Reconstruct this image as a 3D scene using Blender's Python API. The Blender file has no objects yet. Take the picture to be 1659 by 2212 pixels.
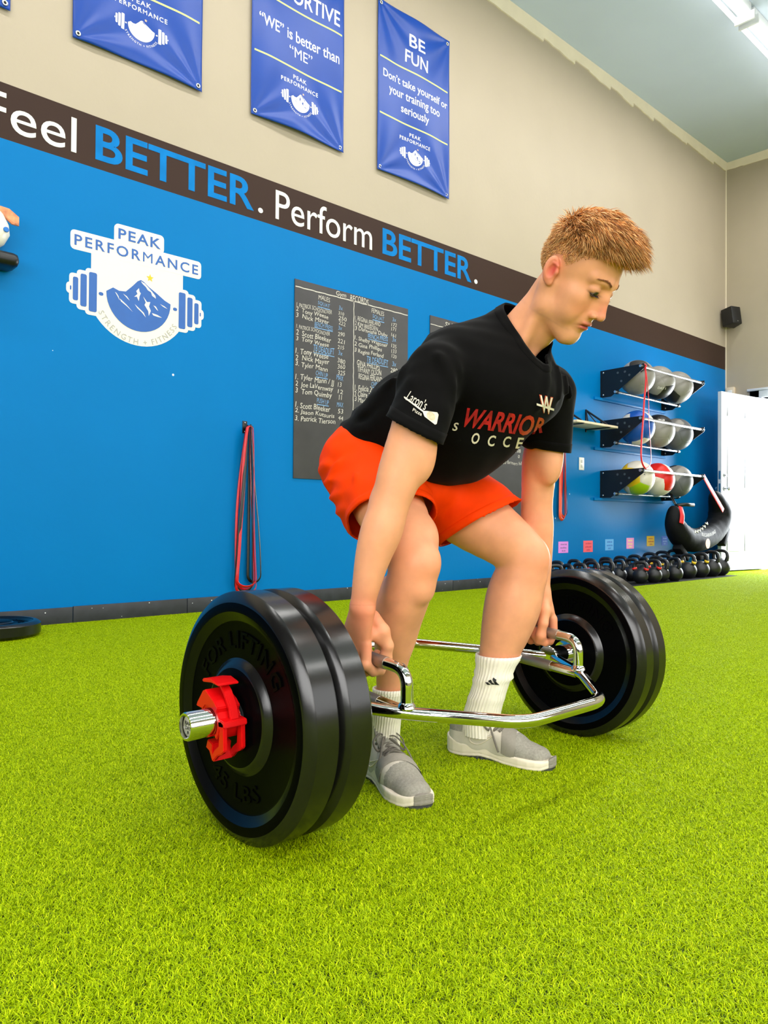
import bpy, bmesh, math, random
import numpy as np
from mathutils import Vector, Matrix
from mathutils.bvhtree import BVHTree

random.seed(7)
RNG = np.random.default_rng(11)
PI = math.pi
scene = bpy.context.scene
COL = scene.collection

# ------------------------------------------------------------------ camera
CAM = np.array([0.0, -4.3231, 0.58])
YAW, PITCH, ROLL = 0.826599, 0.0123918, 0.00665573
F_PX = 1652.2
def make_camera():
    F = Vector((math.cos(YAW)*math.cos(PITCH), math.sin(YAW)*math.cos(PITCH), math.sin(PITCH)))
    R = Vector((math.sin(YAW), -math.cos(YAW), 0))
    U = R.cross(F)
    R2 = R*math.cos(ROLL)+U*math.sin(ROLL)
    U2 = -R*math.sin(ROLL)+U*math.cos(ROLL)
    cd = bpy.data.cameras.new('camera')
    cd.sensor_fit = 'HORIZONTAL'; cd.sensor_width = 36.0
    cd.lens = 36.0*F_PX/1659.0
    cd.clip_start = 0.02; cd.clip_end = 200
    co = bpy.data.objects.new('camera', cd)
    m = Matrix.Identity(4)
    for i in range(3):
        m[i][0] = R2[i]; m[i][1] = U2[i]; m[i][2] = -F[i]; m[i][3] = CAM[i]
    co.matrix_world = m
    COL.objects.link(co)
    scene.camera = co
make_camera()

# ------------------------------------------------------------------ world, exposure
scene.view_settings.view_transform = 'Standard'
scene.view_settings.look = 'None'
scene.view_settings.gamma = 1.0
scene.view_settings.use_curve_mapping = False
scene.view_settings.exposure = 0.0
scene.cycles.max_bounces = 8
scene.cycles.diffuse_bounces = 4
scene.cycles.glossy_bounces = 4
scene.cycles.caustics_reflective = False
scene.cycles.caustics_refractive = False
w = bpy.data.worlds.new('world'); scene.world = w; w.use_nodes = True
bg = w.node_tree.nodes['Background']
bg.inputs[0].default_value = (0.93, 0.97, 1.0, 1); bg.inputs[1].default_value = 1.6

# ------------------------------------------------------------------ large area lights (daylight through the front windows and the open door, plus an added left fill)
def area(name, loc, target, sx, sy, power, color=(1,1,1), spread=180):
    l = bpy.data.lights.new(name, 'AREA'); l.shape = 'RECTANGLE'; l.size = sx; l.size_y = sy
    l.energy = power; l.color = color; l.spread = math.radians(spread)
    o = bpy.data.objects.new(name, l); COL.objects.link(o)
    o.location = loc
    d = Vector(target)-Vector(loc)
    o.rotation_euler = d.to_track_quat('-Z', 'Y').to_euler()
    return o
area('window_daylight', (0.2, -9.30, 2.2), (1.2, -3, .3), 5.6, 2.6, 165, (1.0, 0.98, 0.95))
area('window_daylight', (6.5, -9.30, 2.3), (6.5, 0, 1.6), 4.0, 3.0, 60, (1.0, 0.98, 0.95))
area('window_daylight', (-3.30, -5.6, 1.9), (1.6, -3.3, .2), 4.0, 2.2, 165, (1.0, 0.98, 0.95))  # added fill to brighten the man; no known source on this side
area('doorway_daylight', (10.45, -0.93, 1.15), (5, -1.9, 0.2), 1.0, 2.1, 230, (0.90, 0.96, 1.0))

# ------------------------------------------------------------------ material helpers
MATS = {}
def lin(c):
    c = np.array(c, float)/255.0
    return tuple(np.where(c <= 0.04045, c/12.92, ((c+0.055)/1.055)**2.4))
def rgb(r, g, b): return lin((r, g, b))+(1.0,)
def mat(name, color, rough=0.6, metal=0.0, spec=0.5, var=0.0, vscale=8.0, bump=0.0, bscale=60.0,
        bdist=0.002, sss=0.0, coat=0.0, sheen=0.0, detail=3.0, bvec=(1,1,1), emit=None, estr=0.0):
    """procedural principled material: base colour with noise variation and noise bump"""
    if name in MATS: return MATS[name]
    m = bpy.data.materials.new(name); m.use_nodes = True
    nt = m.node_tree; N = nt.nodes; L = nt.links
    b = N['Principled BSDF']
    b.inputs['Base Color'].default_value = color
    b.inputs['Roughness'].default_value = rough
    b.inputs['Metallic'].default_value = metal
    b.inputs['Specular IOR Level'].default_value = spec
    if sss: 
        b.inputs['Subsurface Weight'].default_value = sss
        b.inputs['Subsurface Radius'].default_value = (0.012, 0.004, 0.002)
        b.inputs['Subsurface Scale'].default_value = 1.0
    if coat: b.inputs['Coat Weight'].default_value = coat; b.inputs['Coat Roughness'].default_value = 0.15
    if sheen: b.inputs['Sheen Weight'].default_value = sheen; b.inputs['Sheen Roughness'].default_value = 0.4
    if emit: b.inputs['Emission Color'].default_value = emit; b.inputs['Emission Strength'].default_value = estr
    tc = N.new('ShaderNodeTexCoord')
    if var:
        n = N.new('ShaderNodeTexNoise'); n.inputs['Scale'].default_value = vscale; n.inputs['Detail'].default_value = detail
        mx = N.new('ShaderNodeMixRGB'); mx.blend_type = 'MULTIPLY'; mx.inputs[0].default_value = 1.0
        mr = N.new('ShaderNodeMapRange'); mr.inputs['From Min'].default_value = 0.3; mr.inputs['From Max'].default_value = 0.7
        mr.inputs['To Min'].default_value = 1.0-var; mr.inputs['To Max'].default_value = 1.0+var
        L.new(tc.outputs['Object'], n.inputs['Vector']); L.new(n.outputs['Fac'], mr.inputs['Value'])
        mx.inputs[1].default_value = color
        L.new(mr.outputs['Result'], mx.inputs[2]); L.new(mx.outputs[0], b.inputs['Base Color'])
        m['mix'] = mx.name
    if bump:
        n2 = N.new('ShaderNodeTexNoise'); n2.inputs['Scale'].default_value = bscale; n2.inputs['Detail'].default_value = 4.0
        mp = N.new('ShaderNodeMapping'); mp.inputs['Scale'].default_value = bvec
        L.new(tc.outputs['Object'], mp.inputs['Vector']); L.new(mp.outputs[0], n2.inputs['Vector'])
        bp = N.new('ShaderNodeBump'); bp.inputs['Strength'].default_value = bump; bp.inputs['Distance'].default_value = bdist
        L.new(n2.outputs['Fac'], bp.inputs['Height']); L.new(bp.outputs[0], b.inputs['Normal'])
    MATS[name] = m
    return m

# ------------------------------------------------------------------ object helpers
def put(o, name=None, label=None, cat=None, group=None, kind=None, parent=None):
    if label: o['label'] = label
    if cat: o['category'] = cat
    if group: o['group'] = group
    if kind: o['kind'] = kind
    if parent is not None: o.parent = parent
    return o
def empty(name, loc, label, cat, group=None, rot=(0,0,0)):
    o = bpy.data.objects.new(name, None); COL.objects.link(o)
    o.location = loc; o.rotation_euler = rot; o.empty_display_size = 0.05
    return put(o, label=label, cat=cat, group=group)
def mesh_obj(name, verts, faces, mats, parent=None, smooth=False, midx=None, origin=None):
    """verts in world metres when the parent sits at the origin, else in the parent's space"""
    me = bpy.data.meshes.new(name)
    verts = np.asarray(verts, float)
    if origin is not None: verts = verts-np.asarray(origin, float)
    if isinstance(faces, np.ndarray): faces = faces.tolist()
    me.from_pydata([tuple(v) for v in verts], [], faces)
    if not isinstance(mats, (list, tuple)): mats = [mats]
    for m in mats: me.materials.append(m)
    if midx is not None: me.polygons.foreach_set('material_index', np.asarray(midx, np.int32))
    if smooth: me.polygons.foreach_set('use_smooth', np.ones(len(me.polygons), bool))
    me.update()
    o = bpy.data.objects.new(name, me); COL.objects.link(o)
    if origin is not None: o.location = origin
    if parent is not None: o.parent = parent
    return o
def bm_obj(name, bm, mats, parent=None, smooth=False, angle=None, loc=None):
    me = bpy.data.meshes.new(name); bm.to_mesh(me); bm.free()
    if not isinstance(mats, (list, tuple)): mats = [mats]
    for m in mats: me.materials.append(m)
    if smooth or angle: me.polygons.foreach_set('use_smooth', np.ones(len(me.polygons), bool))
    if angle:
        try: me.set_sharp_from_angle(angle=math.radians(angle))
        except Exception: pass
    me.update()
    o = bpy.data.objects.new(name, me); COL.objects.link(o)
    if loc is not None: o.location = loc
    if parent is not None: o.parent = parent
    return o
def bm_box(bm, x0, x1, y0, y1, z0, z1, bevel=0.0, mi=0):
    vs = [bm.verts.new(c) for c in [(x0,y0,z0),(x1,y0,z0),(x1,y1,z0),(x0,y1,z0),(x0,y0,z1),(x1,y0,z1),(x1,y1,z1),(x0,y1,z1)]]
    fs = []
    for f in [(0,3,2,1),(4,5,6,7),(0,1,5,4),(1,2,6,5),(2,3,7,6),(3,0,4,7)]:
        q = bm.faces.new([vs[i] for i in f]); q.material_index = mi; fs.append(q)
    if bevel:
        es = list({e for f in fs for e in f.edges})
        r = bmesh.ops.bevel(bm, geom=es, offset=bevel, segments=2, affect='EDGES', profile=0.5)
        for f in r['faces']: f.material_index = mi
    return vs
def box_obj(name, x0, x1, y0, y1, z0, z1, m, parent=None, bevel=0.0):
    bm = bmesh.new(); bm_box(bm, min(x0,x1), max(x0,x1), min(y0,y1), max(y0,y1), min(z0,z1), max(z0,z1), bevel)
    return bm_obj(name, bm, m, parent, angle=40 if bevel else None)
def lathe_vf(profile, axis='Z', n=32, center=(0,0,0), close=False, a0=0.0, a1=2*PI):
    """profile: (axial, radius) list -> verts, faces.  close=True joins last to first"""
    pr = np.array(profile, float); k = len(pr)
    full = abs(a1-a0-2*PI) < 1e-6
    na = n if full else n+1
    t = a0+(a1-a0)*np.arange(na)/n
    V = np.zeros((na, k, 3))
    c, s = np.cos(t)[:,None], np.sin(t)[:,None]
    if axis == 'X': V[:,:,0] = pr[:,0]; V[:,:,1] = c*pr[:,1]; V[:,:,2] = s*pr[:,1]
    elif axis == 'Y': V[:,:,1] = pr[:,0]; V[:,:,2] = c*pr[:,1]; V[:,:,0] = s*pr[:,1]
    else: V[:,:,2] = pr[:,0]; V[:,:,0] = c*pr[:,1]; V[:,:,1] = s*pr[:,1]
    V = V.reshape(-1,3)+np.array(center)
    F = []
    kk = k if close else k-1
    for i in range(n):
        j = (i+1) % na
        for a in range(kk):
            b = (a+1) % k
            F.append((i*k+a, j*k+a, j*k+b, i*k+b))
    if not close:
        for a in (0, k-1):
            if pr[a,1] > 1e-6 and full:
                f = [i*k+a for i in range(na)]
                F.append(f[::-1] if a == 0 else f)
    return V, F
def tube_vf(pts, r, n=10, closed=False, caps=True, radii=None, flat=None, up=None):
    """sweep a circle (or flat ellipse (a,b)) along pts, parallel transport frames"""
    P = np.array(pts, float); k = len(P)
    T = np.zeros_like(P)
    if closed: T = np.roll(P,-1,0)-np.roll(P,1,0)
    else:
        T[1:-1] = P[2:]-P[:-2]; T[0] = P[1]-P[0]; T[-1] = P[-1]-P[-2]
    T /= np.linalg.norm(T,axis=1)[:,None]+1e-12
    u = np.array(up, float) if up is not None else (np.array([0,0,1.0]) if abs(T[0][2]) < 0.9 else np.array([0,1.0,0]))
    V = []
    for i in range(k):
        u = u-T[i]*(u@T[i]); u /= np.linalg.norm(u)+1e-12
        v = np.cross(T[i], u)
        a = np.arange(n)*2*PI/n
        ra, rb = (flat if flat else (r, r))
        if radii is not None: ra, rb = ra*radii[i]/r, rb*radii[i]/r
        V.append(P[i]+np.cos(a)[:,None]*u*ra+np.sin(a)[:,None]*v*rb)
    V = np.concatenate(V)
    F = []
    for i in range(k if closed else k-1):
        j = (i+1) % k
        for a in range(n):
            b = (a+1) % n
            F.append((i*n+a, i*n+b, j*n+b, j*n+a))
    if caps and not closed:
        F.append(tuple(range(n))[::-1]); F.append(tuple((k-1)*n+a for a in range(n)))
    return V, F
def join_vf(parts):
    V, F, M = [], [], []; off = 0
    for p in parts:
        v, f = p[0], p[1]; mi = p[2] if len(p) > 2 else 0
        V.append(np.asarray(v, float)); F += [tuple(int(i)+off for i in q) for q in f]; M += [mi]*len(f); off += len(v)
    return np.concatenate(V), F, M
def bez(pts, n=8, closed=False):
    """Catmull-Rom resampling of a polyline"""
    P = np.array(pts, float); k = len(P); out = []
    seg = k if closed else k-1
    for i in range(seg):
        if closed: p0, p1, p2, p3 = P[(i-1)%k], P[i], P[(i+1)%k], P[(i+2)%k]
        else: p0, p1, p2, p3 = P[max(i-1,0)], P[i], P[i+1], P[min(i+2,k-1)]
        for t in np.arange(n)/n:
            out.append(0.5*((2*p1)+(-p0+p2)*t+(2*p0-5*p1+4*p2-p3)*t*t+(-p0+3*p1-3*p2+p3)*t**3))
    if not closed: out.append(P[-1])
    return np.array(out)
def rounded(pts, r, n=6):
    """polyline with rounded corners"""
    P = [np.array(p, float) for p in pts]; out = [P[0]]
    for i in range(1, len(P)-1):
        a = P[i-1]-P[i]; b = P[i+1]-P[i]
        rr = min(r, np.linalg.norm(a)*0.49, np.linalg.norm(b)*0.49)
        A = P[i]+a/np.linalg.norm(a)*rr; B = P[i]+b/np.linalg.norm(b)*rr
        for t in np.linspace(0, 1, n+1): out.append((1-t)**2*A+2*t*(1-t)*P[i]+t*t*B)
    out.append(P[-1]); return np.array(out)

def _text_raw(s, offset, shear, space, res):
    global _RAW
    _RAW = True
    try: return text_vf(s+'', offset, 0.0, shear, space, res)
    finally: _RAW = False
_RAW = False
# ---- text -> mesh (unit: bounding box known), cached
TXT = {}
def text_vf(s, offset=0.0, extrude=0.0, shear=0.0, space=1.0, res=3):
    if 'M' in s and offset > 0 and not _RAW:            # a bold M folds over itself in this font: take that letter unemboldened
        t = s.replace(' ', '')
        if t.isalpha() and t.isupper():
            Vb, Fb = _text_raw(s, offset, shear, space, res)
            Vp, Fp = _text_raw(s, 0.0, shear, space, res)
            key_ = lambda q: q[0][:,0].mean()
            ib, ip = sorted(islands(Vb, Fb), key=key_), sorted(islands(Vp, Fp), key=key_)
            if len(ip) == len(t) == len(ib):
                V, F, _ = join_vf([ip[k] if t[k] == 'M' else ib[k] for k in range(len(t))]); return V, F
        offset = 0.0
    key = (s, offset, extrude, shear, space, res)
    if key in TXT: return TXT[key]
    cu = bpy.data.curves.new('txt', 'FONT'); cu.body = s; cu.size = 1.0; cu.offset = offset
    cu.extrude = extrude; cu.shear = shear; cu.space_character = space; cu.resolution_u = res
    cu.align_x = 'CENTER'
    o = bpy.data.objects.new('txt', cu); COL.objects.link(o)
    dg = bpy.context.evaluated_depsgraph_get(); dg.update()
    me = bpy.data.meshes.new_from_object(o.evaluated_get(dg))
    V = np.array([v.co[:] for v in me.vertices]); F = []
    for p in me.polygons:
        f = tuple(p.vertices); q = V[list(f)][:,:2]; nx = np.roll(q,-1,0)
        ar = float((q[:,0]*nx[:,1]-q[:,1]*nx[:,0]).sum())
        if abs(ar) > 1e-9: F.append(f if ar > 0 else f[::-1])
    bpy.data.objects.remove(o); bpy.data.curves.remove(cu); bpy.data.meshes.remove(me)
    TXT[key] = (V, F)
    return V, F
def fit_text(s, x0, x1, z0, z1, offset=0.0, extrude=0.0, shear=0.0, space=1.0, keep=False, res=3):
    """text in a 2D box: returns verts (x, z, h) and faces; keep=True keeps the aspect, centred"""
    V, F = text_vf(s, offset, 0.0, shear, space, res)
    lo, hi = V.min(0), V.max(0)
    sx = (x1-x0)/(hi[0]-lo[0]); sz = (z1-z0)/(hi[1]-lo[1])
    if keep: sx = sz = min(sx, sz)
    cx, cz = (lo[0]+hi[0])/2, (lo[1]+hi[1])/2
    W = np.zeros_like(V)
    W[:,0] = (V[:,0]-cx)*sx+(x0+x1)/2; W[:,1] = (V[:,1]-cz)*sz+(z0+z1)/2
    return W, F
def poly_vf(pts):
    return np.array([(p[0], p[1], 0.0) for p in pts]), [tuple(range(len(pts)))]
def extrude_flat(V, F, h):
    """2D (x,z,0) sheet -> closed slab of thickness h (third coordinate)"""
    n = len(V); A = V.copy(); A[:,2] = h; B = V.copy(); B[:,2] = 0
    edges = {}
    for f in F:
        for i in range(len(f)):
            a, b = f[i], f[(i+1)%len(f)]
            if (b,a) in edges: del edges[(b,a)]
            else: edges[(a,b)] = 1
    FF = [tuple(f) for f in F]+[(a+n, b+n, b, a) for (a,b) in edges]
    return np.concatenate([A,B]), FF
def islands(V, F):
    """split a mesh into its connected pieces"""
    par = list(range(len(V)))
    def find(a):
        while par[a] != a: par[a] = par[par[a]]; a = par[a]
        return a
    for f in F:
        r = find(int(f[0]))
        for i in f[1:]: par[find(int(i))] = r
    g = {}
    for f in F: g.setdefault(find(int(f[0])), []).append(f)
    out = []
    for fs in g.values():
        ids = sorted({int(i) for f in fs for i in f}); mp = {a: k for k, a in enumerate(ids)}
        out.append((np.asarray(V)[ids], [tuple(mp[int(i)] for i in f) for f in fs]))
    return out
def on_wall(V, y, base=0.0):
    """(x, z, h) -> world, wall plane facing -Y, raised by h"""
    W = np.zeros((len(V),3)); W[:,0] = V[:,0]; W[:,1] = y-V[:,2]-base; W[:,2] = V[:,1]
    return W
# ================================================================== ROOM
XL, XR, YF, H = -3.5, 10.04, -9.5, 5.30
def wall_paint():
    m = bpy.data.materials.new('painted wall'); m.use_nodes = True
    nt = m.node_tree; N = nt.nodes; L = nt.links; b = N['Principled BSDF']
    g = N.new('ShaderNodeNewGeometry'); s = N.new('ShaderNodeSeparateXYZ'); L.new(g.outputs['Position'], s.inputs[0])
    def step(z):
        n = N.new('ShaderNodeMath'); n.operation = 'GREATER_THAN'; n.inputs[1].default_value = z
        L.new(s.outputs['Z'], n.inputs[0]); return n
    a1, a2 = step(2.588), step(2.885)
    m1 = N.new('ShaderNodeMixRGB'); m1.inputs[1].default_value = rgb(0,114,182); m1.inputs[2].default_value = rgb(60,44,38)
    m2 = N.new('ShaderNodeMixRGB'); m2.inputs[2].default_value = rgb(180,167,148)
    L.new(a1.outputs[0], m1.inputs[0]); L.new(a2.outputs[0], m2.inputs[0]); L.new(m1.outputs[0], m2.inputs[1])
    no = N.new('ShaderNodeTexNoise'); no.inputs['Scale'].default_value = 1.6; no.inputs['Detail'].default_value = 4
    L.new(g.outputs['Position'], no.inputs['Vector'])
    mr = N.new('ShaderNodeMapRange'); mr.inputs['To Min'].default_value = 0.93; mr.inputs['To Max'].default_value = 1.07
    L.new(no.outputs['Fac'], mr.inputs['Value'])
    mx = N.new('ShaderNodeMixRGB'); mx.blend_type = 'MULTIPLY'; mx.inputs[0].default_value = 1
    L.new(m2.outputs[0], mx.inputs[1]); L.new(mr.outputs[0], mx.inputs[2])
    # chipped paint flecks low on the wall
    v = N.new('ShaderNodeTexVoronoi'); v.inputs['Scale'].default_value = 3.1; L.new(g.outputs['Position'], v.inputs['Vector'])
    lt = N.new('ShaderNodeMath'); lt.operation = 'LESS_THAN'; lt.inputs[1].default_value = 0.022; L.new(v.outputs['Distance'], lt.inputs[0])
    lo = N.new('ShaderNodeMath'); lo.operation = 'LESS_THAN'; lo.inputs[1].default_value = 1.6; L.new(s.outputs['Z'], lo.inputs[0])
    an = N.new('ShaderNodeMath'); an.operation = 'MULTIPLY'; L.new(lt.outputs[0], an.inputs[0]); L.new(lo.outputs[0], an.inputs[1])
    m3 = N.new('ShaderNodeMixRGB'); m3.inputs[2].default_value = rgb(225,235,240)
    L.new(an.outputs[0], m3.inputs[0]); L.new(mx.outputs[0], m3.inputs[1]); L.new(m3.outputs[0], b.inputs['Base Color'])
    n2 = N.new('ShaderNodeTexNoise'); n2.inputs['Scale'].default_value = 26; n2.inputs['Detail'].default_value = 6
    L.new(g.outputs['Position'], n2.inputs['Vector'])
    bp = N.new('ShaderNodeBump'); bp.inputs['Strength'].default_value = 0.12; bp.inputs['Distance'].default_value = 0.006
    L.new(n2.outputs['Fac'], bp.inputs['Height']); L.new(bp.outputs[0], b.inputs['Normal'])
    b.inputs['Roughness'].default_value = 0.40
    b.inputs['Specular IOR Level'].default_value = 0.09
    return m
M_wall = wall_paint()
M_beige = mat('beige wall paint', rgb(172,160,140), 0.8, spec=.2, var=0.04, vscale=1.5, bump=0.1, bscale=30, bdist=0.004)
M_ceil = mat('ceiling board', rgb(192,204,220), 0.9, spec=.1, var=0.03, vscale=1.0, bump=0.15, bscale=90, bdist=0.003)
M_tape = mat('joint compound', rgb(226,214,190), 0.75, var=0.04, vscale=6)
M_white = mat('white paint', rgb(236,238,242), 0.4, var=0.02)
M_black = mat('black powder coat', rgb(14,15,17), 0.35, spec=0.5, bump=0.08, bscale=300, bdist=0.0005)
M_blackrub = mat('black rubber base', rgb(44,46,52), 0.5, var=0.25, vscale=14)
M_chrome = mat('chrome', rgb(225,225,222), 0.06, metal=1.0, var=0.03, vscale=20)
M_steel = mat('brushed steel', rgb(190,192,196), 0.28, metal=1.0, var=0.06, vscale=40)

def slab(name, x0,x1,y0,y1,z0,z1, m, kind='structure'):
    o = box_obj(name, x0,x1,y0,y1,z0,z1, m); o['kind'] = kind; return o
slab('wall_back', XL-.15, XR, 0.0, 0.15, -0.1, H, M_wall)
M_dark = mat('charcoal wall paint', rgb(38,38,40), .8, spec=.1, var=.05, vscale=2)  # dark tone made up for the unseen left wall, to dim plate reflections
slab('ceiling', XL-.15, XR+.15, YF, 0.15, H, H+.12, M_ceil)
# right wall with a doorway (y -1.36 .. -0.43)
DY0, DY1, DZ = -1.36, -0.43, 2.18
def holed(name, boxes, m):
    bm = bmesh.new()
    for b in boxes: bm_box(bm, *b)
    o = bm_obj(name, bm, m); o['kind'] = 'structure'; return o
holed('wall_right', [(XR,XR+.15,YF,DY0,-.1,H),(XR,XR+.15,DY1,0.15,-.1,H),(XR,XR+.15,DY0,DY1,DZ,H)], M_beige)
holed('wall_front', [(XL-.15,-2.4,YF-.15,YF,-.1,H),(4.4,4.45,YF-.15,YF,-.1,H),(8.6,XR+.15,YF-.15,YF,-.1,H),
      (-2.4,8.6,YF-.15,YF,-.1,.75),(-2.4,8.6,YF-.15,YF,3.9,H)], M_beige)
for k,(a,b_) in enumerate([(-2.4,1.0),(1.0,4.4),(4.45,8.6)]):
    root = empty('window_%d'%(k+1), ((a+b_)/2, YF, .75), None, None); root['kind'] = 'structure'
    c = (a+b_)/2
    bm = bmesh.new()
    for bx in [(a-c,a-c+.06,-.1,-.02,0,3.15),(b_-c-.06,b_-c,-.1,-.02,0,3.15),(a-c,b_-c,-.1,-.02,0,.06),(a-c,b_-c,-.1,-.02,3.09,3.15),(-.03,.03,-.1,-.02,0,3.15),(a-c,b_-c,-.1,-.02,1.5,1.56)]:
        bm_box(bm, *bx)
    bm_obj('window_frame', bm, M_white, root)
holed('wall_left', [(XL-.15,XL,YF,-7.7,-.1,H),(XL-.15,XL,-3.5,0.0,-.1,H),(XL-.15,XL,-7.7,-3.5,-.1,.7),(XL-.15,XL,-7.7,-3.5,3.1,H)], M_dark)
root = empty('window_4', (XL, -5.6, .7), None, None); root['kind'] = 'structure'  # made-up window, set around the added left fill light
bm = bmesh.new()
for bx in [(-.1,-.02,-2.1,-2.04,0,2.4),(-.1,-.02,2.04,2.1,0,2.4),(-.1,-.02,-.03,.03,0,2.4),(-.1,-.02,-2.1,2.1,0,.06),(-.1,-.02,-2.1,2.1,2.34,2.4)]: bm_box(bm, *bx)
bm_obj('window_frame', bm, M_white, root)
# floor: concrete slab under turf
M_turfbase = mat('turf backing', rgb(52,72,0), 0.9, var=0.2, vscale=120)
slab('floor', XL-.15, XR+.15, YF-.15, 0.15, -0.12, 0.0, M_turfbase)
M_out = mat('sunlit pavement', rgb(225,225,220), 0.9, var=0.05, vscale=3)
slab('floor_outside', XR+.15, XR+12, -8, 6, -0.14, -0.02, M_out)

# baseboard: black rubber pieces with joints
xs = [XL, -0.9, 0.4, 1.62, 2.32, 4.76, 7.2, 8.9, XR]
root = empty('baseboard_back', (0,0,0), None, None); root['kind'] = 'structure'
for a, b_ in zip(xs[:-1], xs[1:]):
    box_obj('base_strip', a+.002, b_-.002, -0.012, 0.0, 0.0, 0.093+0.002*math.sin(a*9), M_blackrub, root, bevel=0.0015)
    # paint chips
rs = random.Random(5)
V=[];F=[]
for i in range(60):
    x = rs.uniform(0.8, 7); z = rs.uniform(0.012, 0.09); s = rs.uniform(.0012,.0035)
    n0=len(V); V += [(x+s*1.3*math.cos(t), -0.0128, z+s*math.sin(t)) for t in np.arange(6)*PI/3]; F.append(tuple(range(n0+5, n0-1, -1)))
o = mesh_obj('paint_flecks', V, F, M_white, root); o['kind'] = 'stuff'
# small white scars on the blue paint seen low on the wall
# ceiling/wall joint strip: ragged compound strip along the back wall and the right wall
def ragged(name, run, L0, L1, zf, depth=0.012):
    pts_t, pts_b = [], []
    rs = random.Random(3)
    x = L0; w0 = 0.085
    while x < L1:
        pts_t.append((x, H-0.001)); pts_b.append((x, H-w0))
        x += rs.uniform(.03,.12)
        w0 += rs.uniform(-.004,.012)
        if w0 > 0.13: pts_b.append((x, H-w0)); pts_t.append((x, H-0.001)); w0 = rs.uniform(.08,.10); x += .004
    pts_t.append((L1, H-.001)); pts_b.append((L1, H-w0))
    n = len(pts_t); V = []; 
    for (a,b_),(c,d) in zip(pts_t, pts_b):
        V += [run(a,b_,0), run(a,b_,.03), run(c,d,depth), run(c,d,0)]
    F = []
    for i in range(n-1):
        for k in range(3):
            F.append((i*4+k, (i+1)*4+k, (i+1)*4+k+1, i*4+k+1))
    o = mesh_obj(name, V, F, M_tape); o['kind'] = 'structure'; return o
ragged('trim_1', lambda x,z,d: (x, -d, z), 0.0, XR, None)
ragged('trim_2', lambda x,z,d: (XR-d, -x, z), 0.0, 3.0, None)
o = box_obj('trim_3', XR-.012, XR, -.012, 0, 2.2, H-.02, M_tape); o['kind'] = 'structure'
# door casing + leaf
M_door = mat('door paint', rgb(206,210,218), 0.5, spec=.2, var=0.02)
root = empty('door_1', (XR, DY1, 0), None, None); root['kind'] = 'structure'
bm = bmesh.new()
for bx in [(-.02,.17,0.0,.12,0,DZ+.09),(-.01,.17,-.03,0,0,DZ),(-.02,.17,DY0-DY1-.07,DY0-DY1,0,DZ+.09),(-.02,.17,DY0-DY1-.07,.12,DZ,DZ+.09),(-.03,.0,DY0-DY1-.1,.15,DZ+.09,DZ+.12)]:
    bm_box(bm, *bx, bevel=.004)
bm_obj('door_frame', bm, M_door, root, angle=40)
# leaf: hinge at the jamb, swung against the blue wall; local x runs from the hinge to the free edge
leaf = bpy.data.objects.new('door_leaf', None); COL.objects.link(leaf); leaf.parent = root
leaf.location = (-0.03, 0.0, 0.02); leaf.rotation_euler = (0,0,PI-math.radians(8))
LW, LH, LT = .90, 2.14, .045
M_door = mat('door paint', rgb(206,210,218), 0.5, spec=.2, var=0.02)
def panel_door():
    bm = bmesh.new()
    cols = [(.12,.40),(.50,.78)]; rows = [(.20,.83),(.97,1.72),(1.82,2.03)]
    xs = sorted({0,LW}|{c for p in cols for c in p}); zs = sorted({0,LH}|{c for p in rows for c in p})
    for side in (0,1):
        y = 0 if side == 0 else LT
        grid = {(i,j): bm.verts.new((x,y,z)) for i,x in enumerate(xs) for j,z in enumerate(zs)}
        for i in range(len(xs)-1):
            for j in range(len(zs)-1):
                q = [grid[i,j],grid[i+1,j],grid[i+1,j+1],grid[i,j+1]]
                if side: q = q[::-1]
                f = bm.faces.new(q)
                if (xs[i],xs[i+1]) in cols and (zs[j],zs[j+1]) in rows:
                    r = bmesh.ops.inset_region(bm, faces=[f], thickness=.02, depth=-.010)
                    r = bmesh.ops.inset_region(bm, faces=[f], thickness=.025, depth=0.0)
                    r = bmesh.ops.inset_region(bm, faces=[f], thickness=.012, depth=.007)
    # edge band
    for (a,b_,c,d) in [((0,0,0),(0,LT,0),(0,LT,LH),(0,0,LH)),((LW,0,0),(LW,0,LH),(LW,LT,LH),(LW,LT,0)),((0,0,LH),(0,LT,LH),(LW,LT,LH),(LW,0,LH)),((0,0,0),(LW,0,0),(LW,LT,0),(0,LT,0))]:
        bm.faces.new([bm.verts.new(p) for p in (a,b_,c,d)])
    bmesh.ops.recalc_face_normals(bm, faces=bm.faces)
    return bm
leaf_mesh = bm_obj('door_panel', panel_door(), M_door, leaf)
def vf(name, parts, mats, parent=None, smooth=True, angle=35):
    V, F, M = join_vf(parts)
    o = mesh_obj(name, V, F, mats, parent, smooth=smooth, midx=M)
    if smooth and angle:
        try: o.data.set_sharp_from_angle(angle=math.radians(angle))
        except Exception: pass
    return o
knob = [lathe_vf([(0,.0),(0,.03),(.008,.03),(.012,.012),(.035,.011),(.045,.026),(.06,.028),(.068,.018),(.07,0)], 'Y', 20, (LW-.07, LT, .98)),
        lathe_vf([(0,.0),(0,.03),(-.008,.03),(-.012,.012),(-.035,.011),(-.045,.026),(-.06,.028),(-.068,.018),(-.07,0)], 'Y', 20, (LW-.07, 0, .98))]
vf('door_handle', knob, M_steel, leaf)
vf('deadbolt', [lathe_vf([(0,.0),(0,.028),(.012,.026),(.014,.012),(.02,.01),(.02,0)], 'Y', 18, (LW-.07, LT, 1.14)),
                lathe_vf([(0,.0),(0,.028),(-.012,.026),(-.014,0)], 'Y', 18, (LW-.07, 0, 1.14))], M_steel, leaf)
box_obj('latch_plate', LW-.001, LW+.002, .010, .035, .92, 1.04, M_steel, leaf)
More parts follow.
